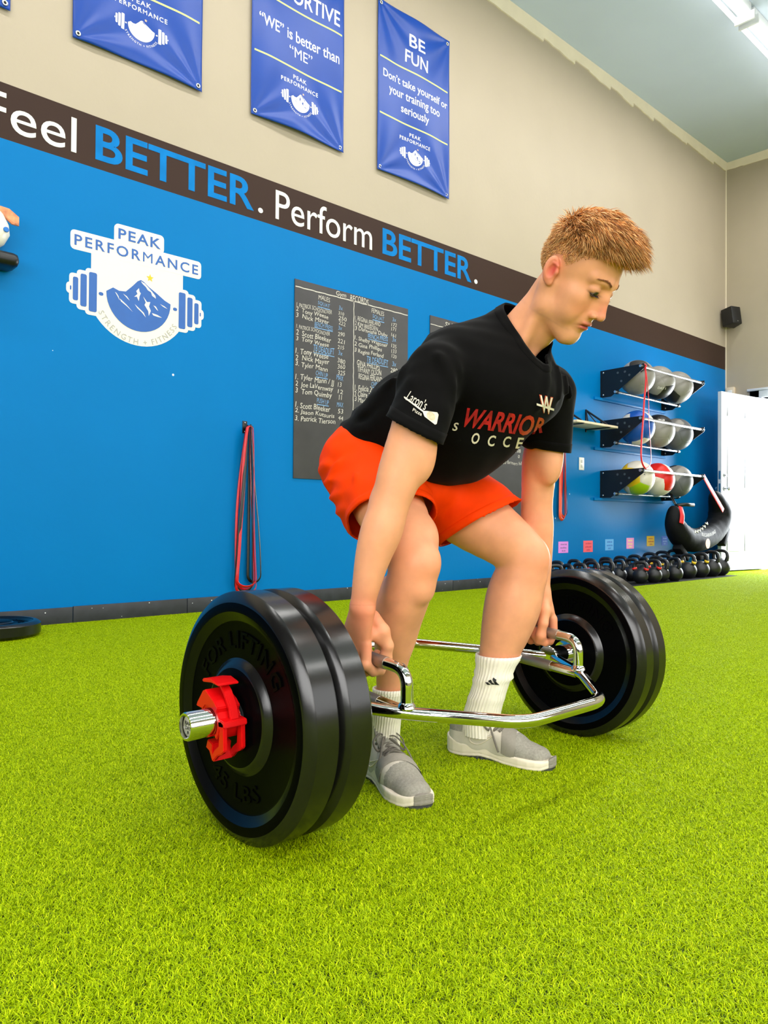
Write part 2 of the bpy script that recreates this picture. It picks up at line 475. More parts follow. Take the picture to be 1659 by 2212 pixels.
box_obj('latch_plate', LW-.001, LW+.002, .010, .035, 1.09, 1.19, M_steel, leaf)
# fluorescent fixtures: rows of 8 ft twin tube strips under the ceiling
M_tube = mat('lit tube', rgb(250,250,245), 0.5, emit=(1.0,.97,.9,1), estr=7.0)
def strip_light(x0, y, label, power=36):
    L_ = 2.40; z = H-.14
    r = empty('strip_light', (x0+L_/2, y, z), label, 'ceiling light', 'rows of fluorescent strip lights')
    bm = bmesh.new(); bm_box(bm, -L_/2, L_/2, -.055, .055, .05, .14, .006)
    bm_obj('light_housing', bm, M_white, r, angle=40)
    for s in (-1,1):
        V,F = lathe_vf([(-L_/2+.03,0),(-L_/2+.03,.019),(L_/2-.03,.019),(L_/2-.03,0)], 'X', 14, (0, s*.06, .0))
        mesh_obj('tube', V, F, M_tube, r, smooth=False)
    for s in (-1,1):
        bm = bmesh.new(); bm_box(bm, s*(L_/2-.015)-.012, s*(L_/2-.015)+.012, -.09, .09, -.02, .06, .004)
        bm_obj('lamp_holder', bm, M_white, r, angle=40)
    l = bpy.data.lights.new('tube_glow', 'AREA'); l.shape = 'RECTANGLE'; l.size = L_-.1; l.size_y = .14; l.energy = power; l.color = (1,.98,.955)
    lo = bpy.data.objects.new('tube_glow', l); COL.objects.link(lo); lo.parent = r; lo.location = (0,0,-.03)
for row,(y,nm) in enumerate([(-1.45,'nearest the blue wall'),(-4.6,'above the middle of the turf'),(-7.6,'near the windows')]):
    for k in range(5):
        x0 = 7.14-2.46*k
        lab = ('twin tube fluorescent strip light nearest the door, row nearest the blue wall' if (k==0 and row==0) else
               'twin tube fluorescent strip light second from the door, row nearest the blue wall' if (k==1 and row==0) else
               'fluorescent strip light, %s from the door, row %s' % (['first','second','third','fourth','fifth'][k], nm))
        strip_light(x0, y, lab, 36 if row == 0 else 52)
# ================================================================== LETTERING, LOGO, BANNERS, CHALKBOARDS
M_vwhite = mat('white vinyl', rgb(238,236,226), 0.45)
M_vblue = mat('blue vinyl', rgb(6,118,192), 0.6, spec=.1, var=0.12, vscale=9)
M_logoblue = mat('logo blue', rgb(32,92,172), 0.45, var=0.05, vscale=12)
M_logocream = mat('logo cream', rgb(240,230,214), 0.5)
M_gold = mat('gold star', rgb(228,190,20), 0.5)
M_greytxt = mat('grey print', rgb(170,168,165), 0.6)

def word(name, s, x0, x1, z0, z1, m, label, offset=0.0, th=0.0015):
    V, F = fit_text(s, x0, x1, z0, z1, offset, res=5)
    org = np.array([(x0+x1)/2, 0, z0])
    if len(s) == 1:
        V, F = extrude_flat(V, F, th); o = mesh_obj(name, on_wall(V, 0), F, m, origin=org)
        return put(o, label=label, cat='lettering')
    r = empty(name, org, label, 'lettering')
    for v, f in islands(V, F):
        v, f = extrude_flat(v, f, th); mesh_obj('letter', on_wall(v, 0)-org, f, m, r)
    return r
word('wall_word', 'Feel', 1.125, 1.612, 2.636, 2.832, M_vwhite, 'white vinyl word Feel on the dark band of the wall')
word('wall_word', 'BETTER', 1.72, 2.784, 2.640, 2.838, M_vblue, 'blue vinyl word BETTER between the words Feel and Perform', 0.018)
word('full_stop', '.', 2.818, 2.856, 2.642, 2.676, M_vwhite, 'white vinyl full stop before the word Perform')
word('wall_word', 'Perform', 2.958, 3.838, 2.636, 2.838, M_vwhite, 'white vinyl word Perform on the dark band of the wall')
word('wall_word', 'BETTER', 3.946, 4.984, 2.640, 2.838, M_vblue, 'blue vinyl word BETTER at the end of the slogan, right of Perform', 0.018)
word('full_stop', '.', 5.022, 5.064, 2.642, 2.680, M_vwhite, 'white vinyl full stop ending the slogan')

def circle_pts(cx, cz, r, a0, a1, n): 
    return [(cx+r*math.cos(t), cz+r*math.sin(t)) for t in np.linspace(a0, a1, n)]
def rrect(x0,x1,z0,z1,r,n=4):
    P = []
    for (cx,cz,a) in [(x1-r,z1-r,0),(x0+r,z1-r,PI/2),(x0+r,z0+r,PI),(x1-r,z0+r,3*PI/2)]:
        P += [(cx+r*math.cos(a+t), cz+r*math.sin(a+t)) for t in np.linspace(0,PI/2,n)]
    return P
def star_pts(cx,cz,r):
    return [(cx+(r if i%2==0 else r*.42)*math.sin(i*PI/5), cz+(r if i%2==0 else r*.42)*math.cos(i*PI/5)) for i in range(10)]
def arc_text(s, cx, cz, R, a_mid, size, span, bottom=True, offset=0.0):
    """text set along the lower inside of a circle"""
    V, F = text_vf(s, offset, res=2, space=1.25)
    lo, hi = V.min(0), V.max(0)
    u = (V[:,0]-(lo[0]+hi[0])/2)/(hi[0]-lo[0])*span; h = (V[:,1]-lo[1])/(hi[1]-lo[1])*size
    a = a_mid+u; r = R-h
    W = np.zeros_like(V); W[:,0] = cx+r*np.cos(a); W[:,1] = cz+r*np.sin(a)
    return W, F
# mountain in a bowl: unit space, x in -1..1, bowl radius 1
MTN_TOP = [(-1.0,.12),(-.80,.26),(-.62,.20),(-.42,.22),(-.22,.42),(-.06,.60),(.04,.66),(.14,.62),(.3,.50),(.55,.36),(.8,.20),(1.0,.12)]
def bowl(cx, cz, r):
    top = [(cx+x*r, cz+z*r) for x,z in MTN_TOP]
    bot = circle_pts(cx, cz+.12*r, r, 0, -PI, 22)[1:-1]
    return top+bot
SNOW = [[(.04,.62),(.10,.55),(.20,.48),(.26,.40),(.36,.36),(.40,.26),(.52,.20),(.5,.28),(.40,.38),(.28,.48),(.16,.58)],
        [(-.02,.40),(-.10,.30),(-.06,.22),(-.16,.12),(-.08,.14),(-.02,.02),(.0,.16),(.04,.26),(.0,.3)],
        [(.12,.18),(.2,.02),(.16,-.06),(.28,-.22),(.3,-.36),(.36,-.2),(.30,-.08),(.34,.06),(.24,.04)],
        [(-.74,.14),(-.66,.02),(-.60,-.08),(-.64,.04),(-.70,.12)],[(-.6,-.02),(-.4,-.16),(-.2,-.34),(-.36,-.22),(-.56,-.1)],
        [(-.5,.14),(-.36,.02),(-.3,-.02),(-.38,.08)],[(-.14,-.1),(.0,-.2),(.14,-.30),(.2,-.42),(.08,-.3),(-.06,-.2)],
        [(.44,-.02),(.54,-.12),(.6,-.16),(.52,-.04)],[(.4,-.26),(.56,-.28),(.72,-.34),(.58,-.34),(.44,-.32)],[(.66,.06),(.8,.02),(.9,-.04),(.76,0)]]
def db_plates(cx, cz, k):
    """dumbbell plates as (x0,x1,half height) to the left (k=-1) or right (k=1)"""
    out = []
    for a, b_, hh in [(1.08,1.22,.05),(1.27,1.50,.56),(1.56,1.74,.46),(1.80,1.95,.33),(1.99,2.03,.06)]:
        x0, x1 = (cx+a, cx+b_) if k > 0 else (cx-b_, cx-a)
        out.append((x0, x1, hh))
    return out
def logo_parts(cx, cz, s, th):
    """returns dict of flat (V,F) in (x,z,h); s = bowl radius"""
    out = {}
    P = []
    for k in (-1,1):
        for x0,x1,hh in db_plates(0,0,k):
            P.append(poly_vf(rrect(cx+x0*s, cx+x1*s, cz-hh*s, cz+hh*s, min(.05, (x1-x0)*.45)*s)))
    out['plates'] = P
    out['bowl'] = [poly_vf(bowl(cx, cz, s))]
    out['snow'] = [poly_vf([(cx+x*s, cz+z*s) for x,z in p]) for p in SNOW]
    out['star'] = [poly_vf(star_pts(cx+.33*s, cz+.78*s, .12*s))]
    out['peak'] = [fit_text('PEAK', cx-.66*s, cx+.66*s, cz+1.72*s, cz+2.03*s, .018, space=1.15)]
    out['perf'] = [fit_text('PERFORMANCE', cx-1.92*s, cx+1.92*s, cz+1.22*s, cz+1.53*s, .016, space=1.25)]
    out['arc'] = [arc_text('STRENGTH + FITNESS', cx, cz+.1*s, 1.38*s, -PI/2, .17*s, 2.2)]
    return out
def flat_join(lst, h, th, dz=0.0):
    """sheets -> slabs of thickness th standing on height h"""
    ps = []
    for i_, (V, F) in enumerate(lst):
        W, G = extrude_flat(V, F, th+dz*i_); W = W.copy(); W[:,2] += h; ps.append((W, G))
    V, F, _ = join_vf(ps); return V, F
# ---- wall logo decal
CX, CZ, S = 1.992, 1.875, .2005
root = empty('wall_logo', (CX, 0, CZ), 'large blue and cream barbell and mountain gym logo decal on the blue wall', 'decal')
def lg(name, lst, h, th, m, n=None):
    if name in ('dumbbell_plate', 'letter'):
        for q in lst:
            for v, f in islands(*q):
                V, F = flat_join([(v, f)], h, th); o = mesh_obj(name, on_wall(V, 0)-np.array([CX,0,CZ]), F, m, root)
        return o
    V, F = flat_join(lst, h, th, 2.5e-5 if name == 'backing' else 0)
    return mesh_obj(name, on_wall(V, 0)-np.array([CX,0,CZ]), F, m, root)
back = [poly_vf(rrect(1.703,2.274,1.99,2.16,.004,2)), poly_vf([(1.703,2.10),(1.703,1.86)]+circle_pts(CX, CZ+.06, .322, PI*1.02, 2*PI-.06, 30)+[(2.274,1.86),(2.274,2.10)]),
        poly_vf(rrect(1.835,2.142,2.10,2.30,.02))]
def cap_backs(s, x0, x1, z0, z1, pad):
    V, F = fit_text(s, x0, x1, z0, z1, .014, space=1.15 if s == 'PEAK' else 1.25)
    # one rounded plate per letter: split by x gaps
    n = len(s); out = []
    step = (x1-x0)/n
    for i in range(n):
        out.append(poly_vf(rrect(x0+i*step-pad*.9, x0+(i+1)*step+pad*.9, z0-pad, z1+pad, pad*.95)))
    return out
back += cap_backs('PEAK', CX-.66*S, CX+.66*S, CZ+1.72*S, CZ+2.03*S, .024)
back += cap_backs('PERFORMANCE', CX-1.92*S, CX+1.92*S, CZ+1.22*S, CZ+1.53*S, .024)
for k in (-1,1):
    for x0,x1,hh in db_plates(0,0,k):
        back.append(poly_vf(rrect(CX+x0*S-.02, CX+x1*S+.02, CZ-hh*S-.02, CZ+hh*S+.02, .02)))
lg('backing', back, 0, .0006, M_logocream)
LP = logo_parts(CX, CZ, S, 0)
lg('dumbbell_plate', LP['plates'], .0016, .0006, M_logoblue)
lg('mountain', LP['bowl'], .0016, .0006, M_logoblue)
lg('snow', LP['snow'], .0022, .0006, M_logocream)['kind'] = 'stuff'
lg('star', LP['star'], .0016, .0006, M_gold)
lg('letter', LP['peak']+LP['perf'], .0016, .0006, M_logoblue)
tg = lg('tagline', LP['arc'], .0016, .0005, M_greytxt); tg['kind'] = 'stuff'; tg['label'] = 'grey curved line of small capitals reading STRENGTH + FITNESS'

# ---- banners
M_ban = mat('banner vinyl', rgb(6,64,158), 0.34, spec=0.35, var=0.05, vscale=3, bump=0.05, bscale=900, bdist=0.0004)
M_banline = mat('banner line', rgb(214,226,130), 0.45)
M_grom = mat('grommet', rgb(205,205,200), 0.3, metal=0.9)
M_hole = mat('grommet hole', rgb(25,20,20), 0.8)
def subdiv_flat(V, F, size):
    """subdivide long edges of flat text so that it can follow the cloth"""
    bm = bmesh.new(); vs = [bm.verts.new(v) for v in V]
    for f in F:
        try: bm.faces.new([vs[i] for i in f])
        except ValueError: pass
    for _ in range(4):
        es = [e for e in bm.edges if e.calc_length() > size]
        if not es: break
        bmesh.ops.subdivide_edges(bm, edges=es, cuts=1)
        bmesh.ops.triangulate(bm, faces=[f for f in bm.faces if len(f.verts) > 4])
    bm.verts.index_update()
    V2 = np.array([v.co[:] for v in bm.verts]); F2 = [tuple(v.index for v in f.verts) for f in bm.faces]
    bm.free(); return V2, F2
def banner(x0, x1, z0, z1, label, lines, texts, seed, waves, logo=True):
    W, Hh = x1-x0, z1-z0
    rs = random.Random(seed)
    def surf(x, z):
        u = (x-x0)/W; v = (z-z0)/Hh
        e = np.sin(PI*np.clip(u,0,1))
        y = 0.016+0.010*np.sin(waves[0]*u+waves[1]*v+waves[2])*e
        y = y+0.012*e*np.exp(-v*6)*(1+.4*np.sin(9*u+seed))            # belly off the wall at the bottom hem
        for k in range(4):                                           # soft diagonal drags from the corner eyelets
            cu, cv = [(0,1),(1,1),(0,0),(1,0)][k]
            du, dv = u-cu, (v-cv)*Hh/W
            r = np.sqrt(du*du+dv*dv)+1e-6; th = np.arctan2(np.abs(dv), np.abs(du))
            y = y+0.0048*np.exp(-((r-.28)/.3)**2)*np.cos(11*th+seed+k)
        return y+.004
    nx, nz = 60, 96
    xs = np.linspace(x0, x1, nx); zs = np.linspace(z0, z1, nz)
    X, Z = np.meshgrid(xs, zs)
    sag = .014*np.sin(PI*(X-x0)/W)*(1-(Z-z0)/Hh)**6
    Y = surf(X, Z)
    F0 = np.stack([X.ravel(), -Y.ravel(), (Z+sag*0.6).ravel()], 1)
    n = nx*nz
    B0 = F0+np.array([0,.0012,0])
    F = []
    for j in range(nz-1):
        for i in range(nx-1):
            a = j*nx+i; F.append((a, a+1, a+nx+1, a+nx)); F.append((n+a, n+a+nx, n+a+nx+1, n+a+1))
    for i in range(nx-1):
        F.append((i+1, i, n+i, n+i+1)); t = (nz-1)*nx+i; F.append((t, t+1, n+t+1, n+t))
    for j in range(nz-1):
        a = j*nx; F.append((a, a+nx, n+a+nx, n+a)); a += nx-1; F.append((a+nx, a, n+a, n+a+nx))
    org = np.array([(x0+x1)/2, 0, z0])
    r = empty('wall_banner', org, label, 'banner', 'blue banners along the wall')
    mesh_obj('banner_cloth', np.concatenate([F0,B0])-org, F, M_ban, r, smooth=True)
    def lay(name, V, F_, m, h=.0012, lab=None):
        V, F_ = subdiv_flat(V, F_, .05)
        y = surf(V[:,0], V[:,1])
        sg = .6*.014*np.sin(PI*(V[:,0]-x0)/W)*(1-(V[:,1]-z0)/Hh)**6
        P = np.stack([V[:,0], -(y+h+V[:,2]), V[:,1]+sg], 1)-org
        o = mesh_obj(name, P, F_, m, r, smooth=True)
        if lab: o['label'] = lab
        if name == 'printed_text': o['kind'] = 'stuff'
        return o
    for zl in lines:
        V_, F_ = [], []
        xx = np.linspace(x0+.022, x1-.022, 24)
        for i, x in enumerate(xx): V_ += [(x, zl-.006, 0), (x, zl+.006, 0)]
        for i in range(23): F_.append((2*i, 2*i+2, 2*i+3, 2*i+1))
        lay('printed_line', np.array(V_), F_, M_banline)
    for s, a, b_, c, d in texts:
        V_, F_ = fit_text(s, a, b_, c, d, .012)
        lay('printed_text', V_, F_, M_vwhite)
    if logo:
        s = .082; cx, cz = (x0+x1)/2, z0+.220
        P = logo_parts(cx, cz, s, 0)
        P['peak'] = [fit_text('PEAK', cx-.72*s, cx+.72*s, cz+1.78*s, cz+2.14*s, .012, space=1.2)]
        P['perf'] = [fit_text('PERFORMANCE', cx-1.98*s, cx+1.98*s, cz+1.2*s, cz+1.56*s, .016, space=1.25)]
        for nm, ks, m, h in [('printed_mountain',['bowl'],M_vwhite,.0012),('printed_name',['peak'],M_vwhite,.0012),('printed_name',['perf'],M_vwhite,.0012),('printed_tagline',['arc'],M_vwhite,.0012),('printed_star',['star'],mat('pale star', rgb(240,190,150), .5),.0012),('printed_snow',['snow'],M_ban,.0018)]:
            V_, F_, _ = join_vf([q for k in ks for q in P[k]])
            o_ = lay(nm, V_, F_, m, h)
            if nm in ('printed_tagline','printed_snow','printed_name'): o_['kind'] = 'stuff'
        for q in P['plates']: lay('printed_plate', q[0], q[1], M_vwhite)
    for (gx, gz) in [(x0+.028,z0+.03),(x1-.028,z0+.03),(x0+.028,z1-.03),(x1-.028,z1-.03)]:
        y = float(surf(np.array([gx]), np.array([gz]))[0])
        V_, F_ = lathe_vf([(0.0,.007),(-.003,.008),(-.003,.014),(0,.016)], 'Y', 16, np.array([gx,-y,gz])-org)
        V2, F2 = lathe_vf([(-.001,0),(-.001,.0075),(0,.0075)], 'Y', 12, np.array([gx,-y,gz])-org)
        V3, F3, M3 = join_vf([(V_,F_),(V2,F2,1)])
        mesh_obj('grommet', V3, F3, [M_grom, M_hole], r, smooth=True, midx=M3)
ZB, ZT = 3.262, 4.585
banner(.46, 1.252, ZB+.005, ZT, 'blue banner cut off at the left edge of the photo, only a corner in view', [3.70,4.15], [('ACCOUNTABLE',.52,1.19,4.2,4.3)], 1, (5,2,.5))
banner(1.578, 2.382, ZB+.01, ZT, 'blue banner with the gym logo, hanging above the word Feel', [3.70,4.15], [], 2, (6,2.5,1.5))
banner(2.744, 3.535, ZB+.01, ZT, 'blue banner reading "WE" is better than "ME"', [3.712,4.125],
       [('SUPPORTIVE',2.80,3.49,4.175,4.285),('\u201cWE\u201d is better than',2.80,3.49,3.905,3.985),('\u201cME\u201d',3.05,3.25,3.795,3.868)], 3, (5,3,.2))
banner(3.87, 4.672, ZB, ZT, 'blue banner headed BE FUN, rightmost of the banners', [3.712,4.147],
       [('BE',4.20,4.37,4.345,4.445),('FUN',4.155,4.405,4.205,4.305),("Don\u2019t take yourself or",3.925,4.645,3.985,4.065),('your training too',3.99,4.55,3.88,3.965),('seriously',4.12,4.42,3.775,3.86)], 4, (6,2,2.6))

# ---- chalkboards painted panels with handwriting
def chalkboard_mat():
    m = mat('chalkboard', rgb(66,64,66), 0.75, var=0.16, vscale=5, detail=6)
    return m
M_board = chalkboard_mat()
M_chalk = mat('white chalk', rgb(206,200,190), 0.95, var=0.15, vscale=60)
M_chalkb = mat('blue chalk', rgb(118,160,205), 0.95, var=0.15, vscale=60)
def board(x0, x1, z0, z1, label, rows, head, head_x, lines, col_lines):
    org = np.array([(x0+x1)/2, 0, z0])
    r = empty('chalkboard', org, label, 'chalkboard')
    box_obj('board_panel', x0-org[0], x1-org[0], -.008, -.002, 0, z1-z0, M_board, r, bevel=.001)
    wh, bl = [], []
    rs = random.Random(12)
    for (s, x, z, wd, h, c) in rows:
        V, F = fit_text(s, x, x+wd, z, z+h, -.004 if h < .035 else .002, shear=.12, res=2)
        V = V.copy(); ph = rs.uniform(0,6)
        V[:,1] += .0035*np.sin((V[:,0]-x)*34+ph)+(V[:,0]-x)*rs.uniform(-.03,.01)
        (bl if c else wh).append((V, F))
        if c == 2:
            bl.append(poly_vf([(x,z-.012),(x+wd,z-.014),(x+wd,z-.008),(x,z-.006)]))
    for nm, l, m in (('chalk_writing', wh, M_chalk), ('blue_chalk_writing', bl, M_chalkb)):
        if not l: continue
        for V, F in l:
            V = V.copy(); V[:,2] = .0005
            o = mesh_obj(nm, on_wall(V, -.008)-org, F, m, r)
            if len(F) > 1: o['kind'] = 'stuff'
            if l is bl: o['label'] = 'pale blue chalk heading'
    for (a,b_,c,d,t) in lines:
        V, F = [], []
        n = 30
        for i in range(n+1):
            u = i/n; x = a+(c-a)*u; z = b_+(d-b_)*u; j = .0015*math.sin(i*2.1)
            if abs(c-a) > abs(d-b_): V += [(x, z-t/2+j, .0005), (x, z+t/2+j, .0005)]
            else: V += [(x-t/2+j, z, .0005), (x+t/2+j, z, .0005)]
        for i in range(n): F.append((2*i,2*i+2,2*i+3,2*i+1) if abs(c-a) > abs(d-b_) else (2*i,2*i+1,2*i+3,2*i+2))
        mesh_obj('chalk_line', on_wall(np.array(V), -.008)-org, F, M_chalk, r)
    return r
ROWS = [('Gym', 3.486, 2.212, .095, .045, 0), ('RECORDS', 3.62, 2.212, .18, .045, 0),
 ('MALES', 3.325, 2.158, .105, .032, 0), ('SQUAT', 3.32, 2.115, .11, .03, 2), ('3x', 3.513, 2.125, .036, .03, 1),
 ('1. PATRICK SCHOONOVER', 3.135, 2.072, .312, .030, 0), ('2  Tony Weese', 3.130, 2.028, .285, .040, 0), ('310', 3.508, 2.082, .054, .024, 0),
 ('3  Nick Mayer', 3.130, 1.985, .292, .042, 0), ('250', 3.509, 2.044, .078, .030, 0), ('222', 3.512, 2.012, .063, .028, 0),
 ('BENCH PRESS', 3.292, 1.962, .165, .034, 2), ('3x', 3.508, 1.972, .036, .03, 1),
 ('1. PATRICK SCHOONOVER', 3.135, 1.922, .295, .028, 0), ('290', 3.505, 1.928, .065, .030, 0), ('2  Scott Bleeker', 3.132, 1.872, .31, .038, 0), ('221', 3.504, 1.876, .068, .032, 0),
 ('3  Tony Weese', 3.132, 1.828, .29, .040, 0), ('215', 3.503, 1.838, .062, .028, 0),
 ('TB DEADLIFT', 3.284, 1.782, .19, .046, 2), ('3x', 3.510, 1.79, .04, .034, 1),
 ('1. Tony Weese', 3.128, 1.735, .29, .050, 0), ('380', 3.503, 1.734, .073, .034, 0), ('2  Nick Mayer', 3.128, 1.690, .30, .048, 0), ('360', 3.504, 1.690, .072, .034, 0),
 ('3. Tyler Mann', 3.128, 1.648, .285, .045, 0), ('325', 3.506, 1.648, .070, .034, 0),
 ('CHIN UP', 3.307, 1.612, .108, .034, 2), ('MAX', 3.495, 1.608, .065, .036, 1),
 ('1. Tyler Mann / JJ', 3.128, 1.555, .345, .050, 0), ('13', 3.508, 1.556, .035, .034, 0), ('2  Joe LaVernway', 3.130, 1.508, .335, .046, 0), ('12', 3.508, 1.508, .048, .030, 0),
 ('3  Tom Quimby', 3.130, 1.458, .325, .048, 0), ('11', 3.518, 1.462, .030, .036, 0),
 ('PUSH UP', 3.318, 1.418, .108, .034, 2), ('MAX', 3.500, 1.410, .062, .034, 1),
 ('1. Scott Bleeker', 3.130, 1.368, .310, .040, 0), ('53', 3.510, 1.362, .05, .034, 0), ('2. Jason Kutsuris', 3.128, 1.322, .35, .040, 0), ('44', 3.515, 1.318, .045, .030, 0),
 ('3. Patrick Tierson', 3.128, 1.278, .36, .036, 0),
 ('FEMALES', 3.832, 2.158, .128, .034, 0), ('SQUAT', 3.842, 2.118, .12, .032, 2), ('3x', 4.048, 2.138, .04, .03, 1),
 ('1. REGINA FERLAND', 3.668, 2.072, .255, .034, 0), ('172', 4.037, 2.098, .058, .026, 0), ('2 KIM BREEDEN', 3.667, 2.034, .23, .032, 0), ('171', 4.036, 2.058, .052, .028, 0),
 ('3 Darneisha Duby', 3.668, 1.990, .33, .040, 0), ('161', 4.036, 2.016, .052, .028, 0),
 ('BENCH PRESS', 3.797, 1.965, .205, .036, 2), ('3x', 4.048, 1.98, .042, .034, 1),
 ('1. Shelby Wagoner', 3.665, 1.918, .335, .040, 0), ('135', 4.038, 1.93, .055, .03, 0), ('2 Gina Phillips', 3.664, 1.872, .275, .040, 0), ('133', 4.038, 1.888, .055, .03, 0),
 ('3 Regina Ferland', 3.666, 1.826, .292, .040, 0), ('120', 4.042, 1.848, .052, .028, 0),
 ('TB DEADLIFT', 3.786, 1.782, .22, .044, 2), ('3x', 4.05, 1.79, .042, .036, 1),
 ('GINA PHILLIPS', 3.690, 1.738, .23, .042, 0), ('280', 4.031, 1.738, .074, .036, 0), ('TIFFANY OLSON', 3.696, 1.690, .24, .042, 0), ('280', 4.03, 1.690, .074, .036, 0),
 ('REGINA FERLAND', 3.706, 1.642, .238, .042, 0), ('265', 4.03, 1.642, .074, .036, 0),
 ('CHIN UP', 3.834, 1.604, .117, .034, 2), ('MAX', 4.03, 1.60, .07, .036, 1),
 ('1. Felicia Zamborano', 3.668, 1.552, .35, .044, 0), ('2 Claire T', 3.666, 1.508, .166, .042, 0), ('3 Maril/Mart', 3.670, 1.470, .215, .038, 0), ('1. F', 3.668, 1.382, .055, .040, 0)]
board(3.119, 4.218, .876, 2.262, 'large chalkboard headed Gym Records with lists of male and female lifts', ROWS, None, None,
      [(3.124,2.210,4.214,2.211,.007),(3.656,2.205,3.656,1.384,.006)], None)
ROWS2 = [('SU', 4.648, 2.20, .09, .042, 0), ('5', 4.484, 1.945, .03, .04, 0),
         ('108', 5.60, 1.215, .075, .035, 0), ('0', 5.635, 1.165, .025, .03, 0), ('100 farmers hill', 5.40, 1.105, .30, .032, 0), ('20', 5.50, 1.27, .06, .03, 0)]
board(4.471, 5.76, .59, 2.262, 'second chalkboard, mostly hidden behind the crouching man', ROWS2, None, None,
      [(4.475,2.19,5.75,2.19,.006)], None)

# ================================================================== HOOKS AND RESISTANCE BANDS
M_redband = mat('red latex', rgb(205,12,28), 0.32, var=0.08, vscale=30)
M_orband = mat('orange latex', rgb(225,80,40), 0.32, var=0.08, vscale=30)
M_blkband = mat('black latex', rgb(18,17,17), 0.32)
def wall_hook(x, z, label):
    r = empty('wall_hook', (x, 0, z), label, 'hook')
    bm = bmesh.new(); bm_box(bm, -.018, .018, -.004, 0, -.05, .03, .002)
    bm_obj('hook_plate', bm, M_black, r, angle=40)
    V, F = tube_vf(rounded([(0,-.003,-.02),(0,-.055,-.03),(0,-.075,.0)], .02), .006, 10)
    mesh_obj('hook_arm', V, F, M_black, r, smooth=True)
    for z_ in (.018,-.04):
        V, F = lathe_vf([(-.004,.006),(-.007,.004),(-.008,0)], 'Y', 12, (0,0,z_)); mesh_obj('screw', V, F, M_steel, r, smooth=True)
    return r
def band(x, z, y0, width, length, bw, m, label, group, seed, lean=0.0, spread=1.0):
    """flat loop hanging from the hook: down one side, round, and up the other"""
    rs = random.Random(seed)
    wob = [rs.uniform(-.012,.012) for _ in range(6)]
    P = []
    n = 26
    for i in range(n):                                     # left side down
        u = i/(n-1); s = (.16+.84*(u**.8))*spread
        P.append((x-width*.5*s+lean*u+wob[0]*math.sin(5*u+seed), y0+wob[1]*math.sin(4*u), z-length*u*.965))
    a = np.array(P[-1]); 
    Q = []
    for i in range(n):                                     # right side up
        u = 1-i/(n-1); s = (.16+.84*(u**.8))*spread
        Q.append((x+width*.5*s+lean*u+wob[2]*math.sin(5*u+seed*2), y0+wob[3]*math.sin(4*u+1), z-length*u*.965))
    b_ = np.array(Q[0]); c = (a+b_)/2; rr = abs(b_[0]-a[0])/2
    arc = [(c[0]-rr*math.cos(t), (a[1]*(1-t/PI)+b_[1]*t/PI), c[2]-min(rr*1.0,.05)*math.sin(t)) for t in np.linspace(0,PI,12)[1:-1]]
    top = [(Q[-1][0]*(1-t)+P[0][0]*t, y0, z+.012*math.sin(PI*t)) for t in np.linspace(0,1,7)[1:-1]]
    V, F = tube_vf(P+arc+Q+top, .002, 8, closed=True, flat=(bw/2,.0022), up=(1,-.45,0))
    org = np.array([x, 0, z]); 
    o = mesh_obj('resistance_band', V-org, F, m, None, smooth=True); o.location = org
    return put(o, label=label, cat='resistance band', group=group)
wall_hook(2.728, 1.205, 'black wall hook holding the red and black bands left of the chalkboard')
gA = 'bands on the hook left of the chalkboard'
band(2.728, 1.185, -.068, .155, 1.02, .020, M_redband, 'outermost red band on the hook left of the chalkboard', gA, 1, -.02)
band(2.722, 1.185, -.046, .175, 1.07, .018, M_redband, 'widest hanging red band on the hook left of the chalkboard', gA, 2, -.0)
band(2.735, 1.183, -.036, .120, 1.04, .020, M_redband, 'innermost red band on the hook left of the chalkboard', gA, 3, -.01)
band(2.718, 1.187, -.058, .125, 1.055, .022, M_blkband, 'black band left among those on the hook left of the chalkboard', None, 4, -.012)
band(2.770, 1.187, -.026, .090, 1.00, .018, M_blkband, 'black band nearest the wall on the hook left of the chalkboard', None, 5, .02)
wall_hook(6.30, 1.66, 'black wall hook holding bands, hidden behind the man\'s far arm')
gB = 'bands on the hook right of the second chalkboard'
band(6.262, 1.64, -.066, .09, 1.02, .030, M_orband, 'wide orange band on the hook right of the second chalkboard', None, 6, .0)
band(6.30, 1.64, -.046, .10, 1.00, .022, M_redband, 'red band on the hook right of the second chalkboard', None, 7, .01)
band(6.335, 1.64, -.030, .10, .99, .026, M_orband, 'orange band nearest the wall, hook right of the second chalkboard', None, 8, -.01)
band(6.345, 1.64, -.020, .09, .98, .018, M_blkband, 'black band on the hook right of the second chalkboard', None, 9, .0)

# ================================================================== SMALL THINGS ON THE WALL
M_plate = mat('ivory plastic', rgb(236,234,228), 0.4)
r = empty('wall_outlet', (6.68, 0, 1.175), 'white outlet plate on the blue wall left of the ball racks', 'outlet')
box_obj('cover_plate', -.045, .045, -.006, 0, -.064, .064, M_plate, r, bevel=.003)
for zc in (-.024,.024): box_obj('socket', -.017, .017, -.0085, -.005, zc-.014, zc+.014, mat('grey plastic', rgb(190,188,184), .4), r, bevel=.002)
notes = [(6.287,6.453,.284,.395,(222,140,226),(150,110,170),'lilac'),(6.721,6.892,.283,.399,(240,96,108),(200,60,80),'red'),(7.129,7.293,.292,.409,(90,168,224),(40,110,190),'light blue'),
         (7.557,7.713,.301,.419,(232,146,196),(240,226,130),'pink'),(7.996,8.165,.322,.436,(240,196,18),(190,90,30),'yellow'),(8.335,8.479,.324,.433,(66,110,214),(150,185,240),'dark blue')]
